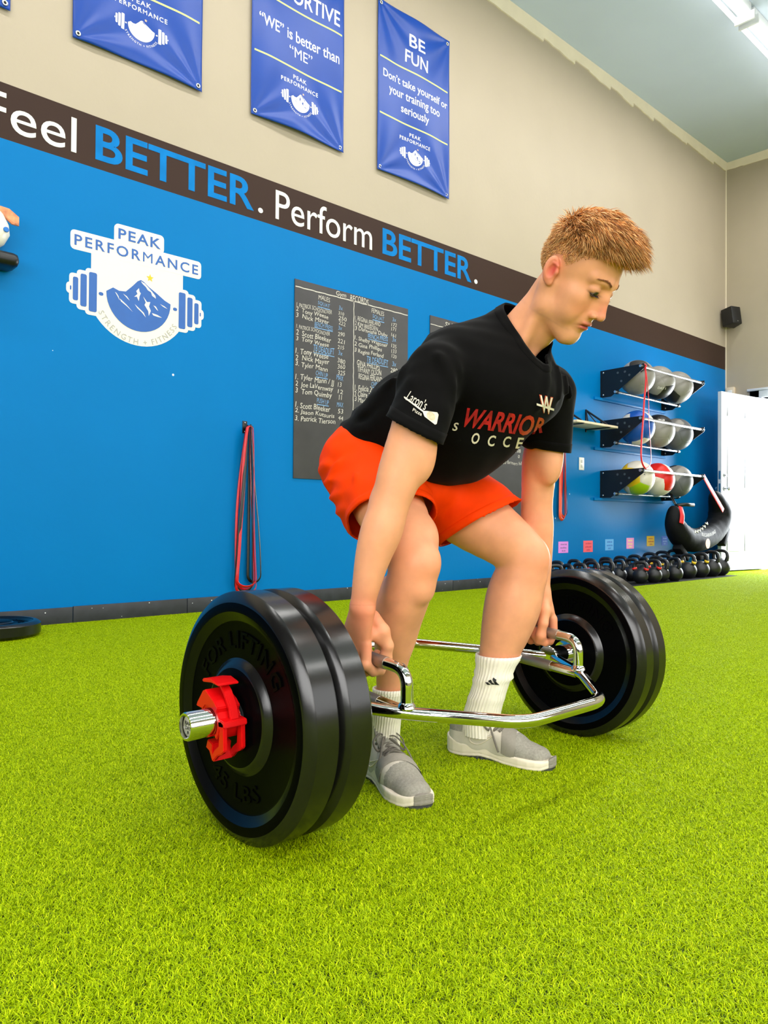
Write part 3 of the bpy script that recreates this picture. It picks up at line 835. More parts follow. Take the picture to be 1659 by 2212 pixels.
for i,(a,b_,c,d,col,tc,nm) in enumerate(notes):
    m = mat('card '+nm, rgb(*col), .6); m2 = mat('card ink '+nm, rgb(*tc), .6)
    place = ['leftmost of the six low cards','second of the six low cards','third of the six low cards','fourth of the six low cards','fifth of the six low cards','behind the hanging sandbag'][i]
    r = empty('wall_card', ((a+b_)/2, 0, c), '%s paper card taped low on the blue wall, %s' % (nm, place), 'card', 'cards taped low on the wall')
    w_, h_ = b_-a, d-c
    box_obj('paper', -w_/2, w_/2, -.002, 0, 0, h_, m, r)
    V_, F_ = [], []
    rs = random.Random(i+3); ps = []
    for k,(zz,frac) in enumerate([(.74,.55),(.44,.6),(.18,.3)]):
        x_ = -w_*frac/2
        while x_ < w_*frac/2:
            ww = rs.uniform(.008,.02); ps.append(poly_vf(rrect(x_, x_+ww, h_*zz-.007, h_*zz+.005+rs.uniform(0,.005), .002, 2))); x_ += ww+.005
    V_, F_ = flat_join(ps, 0, .0004); P_ = on_wall(V_, -.002)
    mesh_obj('scribble', P_, F_, m2, r)['kind'] = 'stuff'
    rs = random.Random(i)
# speaker
r = empty('wall_speaker', (9.96, -.02, 3.20), 'small black loudspeaker bracketed high in the corner above the door', 'speaker')
bm = bmesh.new(); bm_box(bm, -.10, .09, -.21, -.05, -.10, .13, .012)
for v in bm.verts:
    if v.co.y < -.15: v.co.x *= .8
    v.co.z += -.12*(v.co.y+.1)*0+ .25*(v.co.x)*0
sp = bm_obj('speaker_box', bm, mat('black plastic', rgb(16,17,20), .45), r, angle=40)
sp.rotation_euler = (math.radians(-9), 0, math.radians(-22)); sp.location = (0,.0,0)
box_obj('speaker_bracket', -.03, .06, -.06, .02, .03, .16, M_black, r, bevel=.005)
gr = box_obj('speaker_badge', -.006, .006, -.2135, -.209, -.075, -.063, M_steel, sp)
# small sensor box on the right wall above the door
r = empty('alarm_sensor', (XR, -.075, 2.28), 'small ivory alarm box in the corner above the open door', 'sensor')
box_obj('sensor_case', -.05, 0, -.055, .055, -.07, .07, mat('ivory sensor', rgb(226,206,176), .5), r, bevel=.008)
box_obj('sensor_window', -.053, -.05, -.03, .03, -.03, .03, M_plate, r, bevel=.001)
# small shelf
r = empty('wall_shelf', (6.49, 0, 1.53), 'small pale wooden shelf on black triangle brackets left of the ball racks', 'shelf')
box_obj('shelf_board', -.30, .43, -.27, -.01, 0, .022, mat('pale shelf wood', rgb(232,214,184), .5, var=.1, vscale=4), r, bevel=.002)
for xx in (-.20, .26):
    V, F = join_vf([tube_vf([(xx,-.006,-.03),(xx,-.006,.20)], .008, 6, flat=(.012,.004)), tube_vf([(xx,-.01,.19),(xx,-.25,.024)], .008, 6, flat=(.010,.006)),
                    tube_vf([(xx,-.006,-.006),(xx,-.28,-.006)], .008, 6, flat=(.006,.012)), tube_vf([(xx-.0,-.01,.19),(xx+.10,-.10,.026)], .006, 6), tube_vf([(xx-.0,-.01,.19),(xx-.10,-.10,.026)], .006, 6)])[:2]
    mesh_obj('shelf_bracket', V, F, M_black, r)
# white ornament cut off at the left edge, in a black wall cup
r = empty('wall_tray', (1.20, 0, 1.88), 'black rounded wall tray at the left edge of the photo', 'tray')
bm = bmesh.new(); bm_box(bm, -.16, .08, -.15, 0, 0, .075, .03); bm_obj('tray_body', bm, M_black, r, angle=50)
r = empty('white_ornament', (1.13, -.09, 1.955), 'white rounded ornament with orange folded flap at the left edge of the photo', 'ornament')
V, F = lathe_vf([(0,0),(.01,.05),(.04,.085),(.09,.11),(.14,.105),(.19,.08),(.225,.045),(.24,0)], 'Z', 28)
mesh_obj('body', V*np.array([1,.75,1]), F, mat('glazed white', rgb(240,232,220), .3), r, smooth=True)
V, F = lathe_vf([(-.004,0),(-.004,.012),(0,.014)], 'Y', 14, (.075,-.068,.10)); mesh_obj('blue_spot', V*np.array([1,1,1.0]), F, mat('blue spot', rgb(0,110,200), .4), r)
bm = bmesh.new()
vs = [bm.verts.new(p) for p in [(.02,-.02,.235),(.10,-.03,.225),(.145,-.04,.19),(.145,-.04,.145),(.115,-.03,.15),(.05,-.02,.20)]]
bm.faces.new(vs); rr_ = bmesh.ops.extrude_face_region(bm, geom=list(bm.faces)); bmesh.ops.translate(bm, verts=[v for v in rr_['geom'] if isinstance(v, bmesh.types.BMVert)], vec=(0,.012,0))
bmesh.ops.recalc_face_normals(bm, faces=bm.faces)
bm_obj('flap', bm, mat('orange flap', rgb(225,140,95), .5, var=.5, vscale=30), r)
# ================================================================== BALL RACKS, BALLS, BAG, KETTLEBELLS
M_bar = mat('silver tube', rgb(205,208,214), 0.25, metal=0.85)
RX0, RX1 = 7.03, 8.36
def rack(zb, label):
    """zb: height of the front rod"""
    r = empty('ball_rack', ((RX0+RX1)/2, 0, zb-.22), label, 'rack', 'wall mounted ball racks')
    cx = (RX0+RX1)/2; oz = zb-.22
    for x in (RX0, RX1-.006):
        # tapering side plate with round holes (outline in y,z)
        out = [(0,-.045+0),(-.12,-.045),(-.19,.0),(-.47,.185),(-.49,.20),(-.49,.245),(-.02,.235),(0,.235)]
        bm = bmesh.new()
        f = bm.faces.new([bm.verts.new((x-cx, y, z)) for y,z in out])
        rr = bmesh.ops.extrude_face_region(bm, geom=[f]); bmesh.ops.translate(bm, verts=[v for v in rr['geom'] if isinstance(v, bmesh.types.BMVert)], vec=(.006,0,0))
        bm_box(bm, x-cx-.002 if x == RX0 else x-cx-.035, x-cx+.04 if x == RX0 else x-cx+.008, -.006, 0, -.045, .235)
        bmesh.ops.recalc_face_normals(bm, faces=bm.faces)
        p = bm_obj('side_plate', bm, M_black, r)
        for (hy,hz) in [(-.20,.19),(-.28,.19),(-.33,.15),(-.24,.10)]:
            V, F = lathe_vf([(x-cx-.0015,0),(x-cx-.0015,.012),(x-cx+.0075,.012),(x-cx+.0075,0)], 'X', 14, (0,hy,hz)); mesh_obj('plate_hole', V, F, mat('hole shade', rgb(60,70,80), .6), p, smooth=False)
        for hz in (-.02,.21):
            V, F = lathe_vf([(x-cx-.002,.011),(x-cx-.008,.008),(x-cx-.009,0)], 'X', 12, (0,-.035,hz)); mesh_obj('bolt', V, F, M_steel, p, smooth=True)
    for (y,z,rad,m,ex) in [(-.465,.22,.014,M_bar,.03),(-.185,-.005,.013,M_bar,.03)]:
        V, F = lathe_vf([(RX0-cx-ex,0),(RX0-cx-ex,rad),(RX1-cx+ex,rad),(RX1-cx+ex,0)], 'X', 18, (0,y,z))
        mesh_obj('rod', V, F, m, r, smooth=False)
        for x in (RX0+.012, RX1-.02):
            V, F = lathe_vf([(x-cx-.01,0),(x-cx-.01,rad+.009),(x-cx+.012,rad+.009),(x-cx+.012,0)], 'X', 16, (0,y,z)); mesh_obj('rod_collar', V, F, M_black, r)
    box_obj('wall_rail', RX0-cx-.13, RX1-cx+.03, -.02, 0, -.075, -.045, M_wall, r, bevel=.002)
    return r
ZR = [2.145, 1.625, 1.105]
rack(ZR[0], 'top wall rack of three, holding three grey balls')
rack(ZR[1], 'middle wall rack of three, holding a blue and two grey balls')
rack(ZR[2], 'lowest wall rack of three, holding a yellow, a red and a grey ball')
M_bg = mat('grey vinyl ball', rgb(142,138,132), 0.45, var=.05, vscale=6, bump=.1, bscale=300, bdist=.0006)
M_bg2 = mat('dark grey vinyl ball', rgb(92,94,98), 0.45, var=.05, vscale=6)
M_bk = mat('black vinyl ball', rgb(26,25,26), 0.45)
M_bb = mat('blue vinyl ball', rgb(20,84,176), 0.42, var=.06, vscale=6)
M_bw = mat('white vinyl ball', rgb(224,216,202), 0.45, var=.03, vscale=6)
M_by = mat('yellow vinyl ball', rgb(232,190,8), 0.42)
M_bgr = mat('lime vinyl ball', rgb(160,196,20), 0.42)
M_br = mat('red vinyl ball', rgb(222,22,10), 0.42)
PH = (1+5**.5)/2
DOD = np.array([(0,1,PH),(0,1,-PH),(0,-1,PH),(0,-1,-PH),(1,PH,0),(1,-PH,0),(-1,PH,0),(-1,-PH,0),(PH,0,1),(-PH,0,1),(PH,0,-1),(-PH,0,-1)])
DOD /= np.linalg.norm(DOD,axis=1)[:,None]
def ball_mesh(mats, cols, kind='pent'):
    bm = bmesh.new(); bmesh.ops.create_icosphere(bm, subdivisions=6 if kind == 'pent' else 6, radius=1)
    co = np.array([v.co[:] for v in bm.verts]); co /= np.linalg.norm(co,axis=1)[:,None]
    if kind == 'pent': D = DOD
    else:                                              # vertical gores + caps
        D = np.array([(math.cos(a)*math.cos(e), math.sin(a)*math.cos(e), math.sin(e)) for a in np.arange(6)*PI/3 for e in (0,)]+[(0,0,1),(0,0,-1)])
    d = co@D.T; s = np.sort(d,axis=1); gap = s[:,-1]-s[:,-2]
    R = .178*(1-.012*np.exp(-(gap/.02)**2)+.004*np.clip(gap,0,.3))
    for v, c, r_ in zip(bm.verts, co, R): v.co = Vector(c*r_)
    for f in bm.faces:
        c = np.mean([co[v.index] for v in f.verts],axis=0); f.material_index = cols[int(np.argmax(D@c))]; f.smooth = True
    me = bpy.data.meshes.new('ball'); bm.to_mesh(me); bm.free()
    for m in mats: me.materials.append(m)
    return me
BY = -.262
def ball(x, k, mats, cols, rot, label, kind='pent', name='medicine_ball'):
    z = ZR[k]-.22+.132
    o = bpy.data.objects.new(name, ball_mesh(mats, cols, kind)); COL.objects.link(o)
    o.location = (x, BY-.02, z+.03); o.rotation_euler = rot
    put(o, label=label, cat='ball', group='soft medicine balls on the wall racks'); return o
BX = [7.27, 7.70, 8.12]
ga = [0]*12
def colr(**k):
    c = [0]*12
    for a,v in k.items(): c[int(a[1:])] = v
    return c
def eul(rot): 
    from mathutils import Euler
    return np.array(Euler(rot).to_matrix())
TOC = np.array([-.86,-.48,-.18]); RT = np.array([.736,-.677,0]); UPV = np.array([0,0,1.0])
def dirs(rot, lst, base=0):
    """panel colours chosen by the way each panel faces: (towards the room, right, up) -> colour"""
    c = [base]*12; R_ = eul(rot)
    for (a,b_,u), k in lst:
        d = a*TOC+b_*RT+u*UPV; c[int(np.argmax(DOD@(R_.T@d)))] = k
    return c
def ball2(x, k, mats, rot, lst, label, base=0): return ball(x, k, mats, dirs(rot, lst, base), rot, label)
b1 = ball2(BX[0], 0, [M_bg, M_bk], (.35,.25,.4), [((.7,.45,.6),1)], 'grey ball with a black printed panel, left on the top rack')
b2 = ball2(BX[1], 0, [M_bg, M_bk], (-.15,.2,.2), [((.6,.1,-.8),1),((.2,-.7,-.6),1)], 'grey ball with a black label low down, middle of the top rack')
b3 = ball2(BX[2], 0, [M_bg, M_bk], (.1,.5,.9), [((.4,-.8,-.4),1)], 'plain grey ball, right on the top rack')
b4 = ball2(BX[0], 1, [M_bb, M_bw], (.3,.1,.5), [((.3,-.95,0),1),((.3,.8,.45),1),((.4,-.2,-.9),1),((.2,.9,-.4),1)], 'blue ball with white panels, left on the middle rack')
b5 = ball2(BX[1], 1, [M_bg, M_bk], (.1,.2,-.3), [((.4,.1,.9),1),((.0,-.3,.9),1),((0,.6,.8),1)], 'grey ball with a black top panel, middle of the middle rack')
b6 = ball2(BX[2], 1, [M_bg2, M_bg], (.1,.1,.2), [((.5,.1,.8),1)], 'dark grey ball, right on the middle rack')
b7 = ball2(BX[0], 2, [M_bw, M_by, M_bgr], (.25,.55,.25), [((.6,-.6,.45),1),((.6,.25,-.7),1),((.4,-.4,-.8),2),((.1,-.95,.1),1)], 'white ball with yellow panels, left on the lowest rack')
b8 = ball2(BX[1], 2, [M_bw, M_br], (.3,.1,.5), [((.7,.1,.6),1),((.6,.65,-.1),1),((0,-.5,.85),1),((.1,.0,1),1)], 'white ball with red panels, middle of the lowest rack')
b9 = ball2(BX[2], 2, [M_bg2, M_bk, M_bg], (.1,.0,.2), [((.2,-.4,.85),1),((.8,.2,.35),2),((.3,.8,.4),2)], 'dark grey ball with a black cap, right on the lowest rack')
# prints on the balls: text wrapped on the sphere around a facing direction
def ball_print(b, s, az, el, size, tilt, m, name='printed_text'):
    """az/el: direction from the ball centre in world"""
    V, F = fit_text(s, -size, size, -size*.3, size*.3, .01)
    d = Vector((math.cos(el)*math.cos(az), math.cos(el)*math.sin(az), math.sin(el)))
    t = Vector((-math.sin(az), math.cos(az), 0)); u = d.cross(t)
    tt = t*math.cos(tilt)+u*math.sin(tilt); uu = -t*math.sin(tilt)+u*math.cos(tilt)
    P = []
    for v in V:
        q = d*.178+tt*v[0]+uu*v[1]; q = q.normalized()*.1796; P.append(q[:])
    inv = b.rotation_euler.to_matrix().inverted()
    P = [tuple(inv@Vector(p)) for p in P]
    mesh_obj(name, P, F, m, b)
AZ = math.atan2(-4.05, -7.3)
ball_print(b1, 'GTX', AZ+.45, .62, .030, -.35, M_vwhite)
ball_print(b1, 'XXXXXX', AZ+.5, .30, .055, .25, M_bk)
ball_print(b2, 'DAY 1', AZ+.25, -.50, .042, -.15, M_vwhite)
ball_print(b5, '18 LB', AZ+.25, .62, .034, -.1, M_vwhite)
ball_print(b7, '10', AZ+.45, .25, .022, 1.3, M_bk)
# thin red band knotted on the end of the top front rod
def strand(name, pts, w_, m, label, cat='resistance band'):
    V, F = tube_vf(bez(pts, 6), .002, 8, flat=(w_/2,.003), up=(1,.3,0))
    org = np.array(pts[0]); o = mesh_obj(name, V-org, F, m, None, smooth=True); o.location = org
    return put(o, label=label, cat=cat)
r = empty('resistance_band', (7.06,-.465,ZR[0]), 'thin red band knotted round the top rack and hanging in a long loop', 'resistance band')
V, F = tube_vf(bez([(-.005+.0,-.006,.022),(.012,-.022,.008),(.008,-.02,-.012),(-.008,.0,-.018),(-.012,.018,.0)], 5, closed=True), .009, 8, closed=True)
mesh_obj('knot', V, F, M_redband, r, smooth=True)
lp = bez([(0.0,-.022,0.0),(.028,-.026,-.12),(.05,-.03,-.32),(.06,-.03,-.55),(.10,-.03,-.85),(.09,-.03,-.97),(.0,-.03,-1.02),(-.08,-.03,-.95),(-.09,-.03,-.80),(-.05,-.03,-.50),(-.035,-.03,-.35),(.0,-.028,-.15),(.0,-.022,-.01)], 8)
V, F = tube_vf(lp, .002, 8, flat=(.011,.003), up=(1,.3,0)); mesh_obj('loop', V, F, M_redband, r, smooth=True)
# hanging crescent sandbag
M_bag = mat('black bag vinyl', rgb(18,19,21), 0.65, spec=.15, var=.12, vscale=12, bump=.3, bscale=25, bdist=.006)
M_bagg = mat('scuffed bag vinyl', rgb(84,84,86), 0.55, var=.2, vscale=10)
M_strap = mat('red webbing', rgb(212,20,22), 0.5)
bagroot = empty('crescent_sandbag', (8.42,-.40,.33), 'black crescent shaped sandbag hung by red straps from the lowest rack', 'sandbag')
bx, bz = 8.42, .33
pts = bez([(-.56,0,.355),(-.585,0,.27),(-.55,0,.15),(-.40,0,.04),(-.14,0,-.005),(.14,0,.02),(.38,0,.10),(.52,0,.22),(.53,0,.34),(.44,0,.46),(.36,0,.53)], 7)
k = len(pts); u = np.linspace(0,1,k)
rad = .035+.095*np.clip(np.minimum(u/.28, (1-u)/.22),0,1)**.7*(1+.0*u)
V, F = tube_vf(pts+np.array([0,0,.10]), .1, 20, radii=rad*(.1/.1), flat=None)
# creases
an = np.arctan2(V[:,2]-.3, V[:,0])
V = V+0.004*np.sin(an*34)[:,None]*np.array([0,1,0])
V, F = tube_vf(pts+np.array([0,0,.07]), 1.0, 22, radii=rad)
V[:,2] += .004*np.sin(V[:,0]*60)
mesh_obj('bag_body', V, F, M_bag, bagroot, smooth=True)
for (x,z,a) in [(-.42,-.135,-.62),(.04,-.185,.10),(.63,.03,.98)]:
    bm = bmesh.new(); bm_box(bm, -.12,.12,-.05,.05,-.035,.035,.012); o = bm_obj('grip_block', bm, M_bag, bagroot, angle=40); o.location = (x,0,z+.07); o.rotation_euler = (0,-a,0)
V, F = lathe_vf([(0,.055),(-.002,.055),(-.002,0)], 'Y', 24, (0,0,0)); o = mesh_obj('round_badge', V, F, mat('badge print', rgb(205,150,110), .5, var=.7, vscale=70, detail=6), bagroot); o.location=(-.10,-.147,.03)
V, F = fit_text('BULGARIAN BAG', -.17,.17,-.02,.02,.01); V = V.copy()
W_ = np.stack([V[:,0]-.06, np.full(len(V),-.150), V[:,1]+.125+.9*(V[:,0]-.02)**2+.12*V[:,0]],1); W_[:,1] = -.147+.25*np.abs(W_[:,2]-.04)**1.6
mesh_obj('printed_text', W_, F, M_greytxt, bagroot)
for i in range(9):
    x = -.50+i*.058; z = .175-.02*i+.0035*i*i
    V, F = tube_vf([(x-.025,-.10,z+.02),(x,-.115,z+.0),(x+.02,-.10,z+.025)], .006, 6); mesh_obj('lace', V, F, M_chrome if i<0 else M_vwhite, bagroot, smooth=True)
for (a,b_,c,m) in [((-.02,-.065,.775),(.16,-.075,.62),(.40,-.10,.40),M_strap),]:
    V, F = tube_vf(bez([a,b_,c],6), .002, 8, flat=(.034,.004), up=(1,0,.4)); mesh_obj('strap', V, F, m, bagroot, smooth=True)
V, F = tube_vf(bez([(-.36,.16,.62),(-.46,.08,.52),(-.54,-.03,.40)],6), .002, 8, flat=(.018,.004), up=(1,0,.4)); mesh_obj('strap', V, F, M_blkband, bagroot, smooth=True)
V, F = tube_vf(bez([(-.54,-.05,.43),(-.60,-.10,.34),(-.64,-.11,.25)],6), .002, 8, flat=(.028,.005), up=(1,0,.4)); mesh_obj('strap', V, F, M_strap, bagroot, smooth=True)
V, F = tube_vf(rounded([(-.54,.0,.44),(-.46,-.06,.455),(-.34,-.10,.45)],.03), .020, 12); mesh_obj('grip_handle', V, F, M_black, bagroot, smooth=True)

# kettlebells
M_kb = mat('cast iron powder coat', rgb(24,25,28), 0.42, spec=.5, bump=.35, bscale=260, bdist=.0012)
M_kr = mat('red ring', rgb(226,40,30), .4); M_ky = mat('yellow ring', rgb(240,196,40), .4)
def kb_parts(R):
    prof = [(0,0),(0,.055/.1*R*.9)]
    for t in np.linspace(-1.02, PI/2, 20): prof.append((R*.92+R*math.sin(t)*.98, R*math.cos(t)))
    body = lathe_vf(prof, 'Z', 26)
    hz = R*1.72; w_ = R*.72; hh = R*.95
    path = bez([(-w_*.95,0,hz-.1*R),(-w_*1.12,0,hz+.35*R),(-w_*.98,0,hz+.78*R),(-w_*.55,0,hz+hh),(0,0,hz+hh*1.03),(w_*.55,0,hz+hh),(w_*.98,0,hz+.78*R),(w_*1.12,0,hz+.35*R),(w_*.95,0,hz-.1*R)], 5)
    handle = tube_vf(path, .0165, 12, radii=.0165*(1+.35*np.abs(np.linspace(-1,1,len(path)))**4))
    rings = []
    for s in (-1,1):
        rings.append(tube_vf([(s*w_*1.0,0,hz+.02*R),(s*w_*1.10,0,hz+.26*R)], .0235, 14))
    return body, handle, rings
KBM = {}
def kettlebell(x, y, R, rz, ring, label):
    key = (round(R,3))
    if key not in KBM:
        b_, h_, r_ = kb_parts(R)
        ms = []
        for nm, (V,F), m in [('kb_body', b_, M_kb), ('kb_handle', h_, M_kb), ('kb_ring', r_[0], None), ('kb_ring', r_[1], None)]:
            me = bpy.data.meshes.new(nm); me.from_pydata([tuple(v) for v in V], [], [tuple(int(i) for i in f) for f in F]); me.polygons.foreach_set('use_smooth', np.ones(len(me.polygons), bool)); me.materials.append(m or M_kr); me.update(); ms.append(me)
        KBM[key] = ms
    ms = KBM[key]
    r = empty('kettlebell', (x, y, 0.008), label, 'kettlebell', 'black kettlebells in rows by the wall', (0,0,rz))
    for nm, me in zip(('body','handle'), ms[:2]):
        o = bpy.data.objects.new(nm, me); COL.objects.link(o); o.parent = r
    if ring:
        for me in ms[2:]:
            me2 = me
            if ring == 2:
                me2 = KBM.setdefault((key, me.name), me.copy()); me2.materials[0] = M_ky
            o = bpy.data.objects.new('colour_ring', me2); COL.objects.link(o); o.parent = r
KB_FRONT = []
kb = []   # (x, y, R, rz, ring)
for x,y,R,rz,ring,lab in [
 (6.73,-.62,.074,1.75,1,'small kettlebell with red rings, nearest the camera in the front row'),
 (6.93,-.65,.078,1.45,1,'kettlebell with red rings, second in the front row'),
 (7.12,-.63,.078,1.5,0,'plain kettlebell, third in the front row'),
 (7.31,-.67,.082,1.2,0,'plain kettlebell, fourth in the front row'),
 (7.76,-.59,.090,1.5,2,'kettlebell with yellow rings, fifth in the front row'),
 (8.03,-.60,.092,1.5,2,'kettlebell with yellow rings, sixth in the front row'),
 (8.28,-.61,.098,1.4,0,'big plain kettlebell, second from the door'),
 (8.52,-.60,.101,1.45,0,'big plain kettlebell, nearest the open door')]:
    kettlebell(x,y,R,rz,ring,lab)
MIDN = ['','second','third','fourth','fifth','sixth','seventh','eighth','ninth','tenth','eleventh','twelfth']
for q_,(x,R,ring,rz) in enumerate([(5.42,.072,0,1.4),(5.66,.072,0,2.6),(5.85,.07,0,1.3),(6.04,.072,1,1.5),(6.25,.075,1,1.5),(6.50,.076,0,1.6),(6.72,.076,0,1.3),(6.96,.078,0,1.5),(7.20,.080,0,1.1),(7.45,.082,2,1.5),(7.66,.084,0,1.5),(7.93,.084,0,1.5)]):
    kettlebell(x,-.40,R,rz,ring,('kettlebell with %s rings in the middle row, %s' % (['','red','yellow'][ring], {6.04:'the farther left one',6.25:'the nearer one to the front row',7.45:'the only one'}[x])) if ring else 'plain kettlebell in the middle row, %s from the left' % MIDN[q_] if q_ else 'plain kettlebell at the left end of the middle row')
for q_,(x,R) in enumerate([(5.75,.074),(6.0,.076),(6.28,.078),(6.55,.078),(6.84,.080),(7.12,.082),(7.40,.084),(7.72,.09),(8.0,.094),(8.28,.098)]):
    kettlebell(x,-.185,R,1.5,0,'plain kettlebell in the back row by the wall, %s' % ('leftmost' if q_ == 0 else MIDN[q_]+' from the left'))
r = empty('rubber_mat', (7.0,-.42,0), 'thin dark mat under the rows of kettlebells', 'mat')  # dark sheet laid on the turf as the shadow among the kettlebells
box_obj('mat_sheet', -1.7, 1.62, -.325, .38, 0, .008, mat('dark mat', rgb(24,24,26), .8, spec=.1), r)
# ================================================================== TRAP BAR AND PLATES
BY0, BZ0 = -3.13, .2265
M_rub = mat('moulded black rubber', rgb(3,3,4), 0.30, spec=0.03, var=.2, vscale=10, bump=.06, bscale=40, bdist=.002)
M_tread = mat('worn tread rubber', rgb(17,16,16), 0.22, spec=0.6, var=.25, vscale=14, bump=.12, bscale=30, bdist=.002)
M_bev = mat('smooth rubber bevel', rgb(6,6,7), 0.26, spec=0.28, var=.25, vscale=14)
M_knurl = mat('knurled steel', rgb(170,160,148), 0.34, metal=0.9, bump=.8, bscale=900, bdist=.0006)
M_redcl = mat('red collar plastic', rgb(214,8,12), 0.32, spec=.5)
M_insert = mat('steel ring insert', rgb(150,152,156), 0.3, metal=1)
M_label = mat('label silver', rgb(206,200,184), 0.4)
M_ink = mat('black ink', rgb(12,12,14), .6)
def plate_profile(T, R=.2255):
    """closed (x, r) loop, symmetric discs lying along X from 0 to T"""
    half = [(0,.026),(0,.030),(.0,.031),(-.0,.088),(.0025,.094),(.009,.101),(.0115,.105),(.0115,.168),(.010,.172),(.002,.186),(.0,.189),(.0,R-.020),(.002,R-.016),(.010,R-.003),(.014,R)]
    a = [(x, r) for x, r in half]; b_ = [(T-x, r) for x, r in half][::-1]
    return a+b_
def bumper(x0, T, name_lab, letters=True, facing=-1, axis='X', loc=None):
    org = (x0, BY0, BZ0) if loc is None else loc
    pf = plate_profile(T); V, F = lathe_vf(pf, 'X', 96, close=True); kk = len(pf)
    mi = [1 if (pf[i%kk][1] > .204 or .086 < pf[i%kk][1] < .102) and pf[(i+1)%kk][1] > .09 else 2 if .169 < pf[i%kk][1] < .188 else 0 for i in range(len(F))]
    r = mesh_obj('rubber_disc', V, F, [M_rub, M_tread, M_bev], None, smooth=True, midx=mi)
    try: r.data.set_sharp_from_angle(angle=math.radians(28))
    except Exception: pass
    e = empty('bumper_plate', org, name_lab, 'weight plate', 'rubber bumper plates')
    r.parent = e
    V, F = lathe_vf([(-.001,.0252),(-.001,.031),(T+.001,.031),(T+.001,.0252)], 'X', 40, close=True)
    mesh_obj('steel_insert', V, F, M_insert, e, smooth=False)
    if letters:
        sgn = facing
        xx = .0115 if facing < 0 else T-.0115
        ps = []
        for s, amid, span, R0, size in [('FOR LIFTING', PI*.5+.02, 2.15, .122, .032), ('45 LBS', -PI*.5-.1, 1.15, .122, .030)]:
            Vt, Ft = text_vf(s, .012, res=2, space=1.1)
            lo, hi = Vt.min(0), Vt.max(0)
            u = (Vt[:,0]-(lo[0]+hi[0])/2)/(hi[0]-lo[0])*span; h = (Vt[:,1]-lo[1])/(hi[1]-lo[1])*size
            if amid > 0: a = amid-u; rr = R0+h
            else: a = amid+u; rr = R0+size-h
            W = np.zeros_like(Vt); W[:,0] = rr*np.cos(a); W[:,1] = rr*np.sin(a)
            ps.append((W, Ft))
        Vf, Ff = flat_join(ps, 0, .0022)
        # seen from -X the reader's right hand is -Y; from +X it is +Y
        P = np.stack([xx+sgn*Vf[:,2], (-1 if facing < 0 else 1)*Vf[:,0], Vf[:,1]], 1)
        for v_, f_ in islands(P, Ff): mesh_obj('raised_letter', v_, f_, M_rub, e)
    return e
T1 = .0715
bumper(.7370, T1, 'large black bumper plate nearest the camera, with the red collar in front')
bumper(.7370+T1+.001, T1, 'inner plate of the near pair, next to the man\'s right hand', letters=False)
T2 = .0625
bumper(1.778, T2, 'inner plate of the far pair, beside the man\'s left foot', letters=True)
bumper(1.778+T2+.001, T2, 'outermost plate of the far pair', letters=False)
XM = 1.3225
bar = empty('trap_bar', (XM, BY0, BZ0), 'chrome hexagonal trap bar loaded with four bumper plates', 'barbell')
O = np.array([XM, BY0, BZ0])
def tb(name, parts, m=M_chrome, parent=bar, angle=30):
    V, F, M = join_vf(parts)
    o = mesh_obj(name, V-O, F, m, parent, smooth=True, midx=M)
    if angle: 
        try: o.data.set_sharp_from_angle(angle=math.radians(angle))
        except Exception: pass
    return o
TILT = .085
def fz(y): return BZ0-.001+(y-BY0)*TILT
def P3(x, y, dz=0): return np.array([x, y, fz(y)+dz])
xa, xb, yh = .265, .135, .305
SL = .385    # distance from mid to the sleeve's inner disc
hexp = [P3(XM-SL,BY0), P3(XM-xb,BY0-yh), P3(XM+xb,BY0-yh), P3(XM+SL,BY0), P3(XM+xb,BY0+yh), P3(XM-xb,BY0+yh)]
def tube_r(p, r=.0128): return tube_vf(rounded(p, .045, 6), r, 20)
tb('frame_tube', [tube_r([hexp[0],P3(XM-.292,BY0-.148),hexp[1],hexp[2],P3(XM+.292,BY0-.148),hexp[3]])])
tb('frame_tube', [tube_r([hexp[0],hexp[5],hexp[4],hexp[3]])])
for s in (-1,1):
    tb('sleeve', [lathe_vf([(s*(SL-.020),0),(s*(SL-.020),.0275),(s*(SL-.018),.029),(s*(SL+.004),.029),(s*(SL+.004),.0245),(s*(SL+.295),.0245),(s*(SL+.298),.023),(s*(SL+.298),.020),(s*(SL+.290),.0195),(s*(SL+.290),0)], 'X', 40, (XM,BY0,BZ0))])
    tb('sleeve_collar', [lathe_vf([(s*(SL+.058-.0),.0245),(s*(SL+.058),.034),(s*(SL+.0655),.034),(s*(SL+.0655),.0245)], 'X', 36, (XM,BY0,BZ0))])
    xx = XM+s*.292
    yj = BY0-.146
    # low grip bar (cross tube) with knurled centre
    tb('cross_tube', [tube_vf([P3(xx,yj),P3(xx,BY0+.145)], .0125, 18)])
    tb('low_grip', [tube_vf([P3(xx,BY0-.065),P3(xx,BY0+.065)], .0132, 18)], M_knurl)
    # raised handle
    zt = .082
    tb('raised_handle', [tube_vf(rounded([P3(xx,yj+.004),P3(xx,yj+.004,zt),P3(xx,BY0+.135,zt),P3(xx,BY0+.135)], .034, 8), .0122, 20)])
    tb('high_grip', [tube_vf([P3(xx,BY0-.085,zt),P3(xx,BY0+.078,zt)], .0130, 18)], M_knurl)
    for yy in (yj+.004, BY0+.135):
        V, F = lathe_vf([(0,.013),(.002,.018),(.008,.0165),(.012,.013)], 'Z', 18, P3(xx,yy,.008)); tb('weld', [(V+.0,F)])
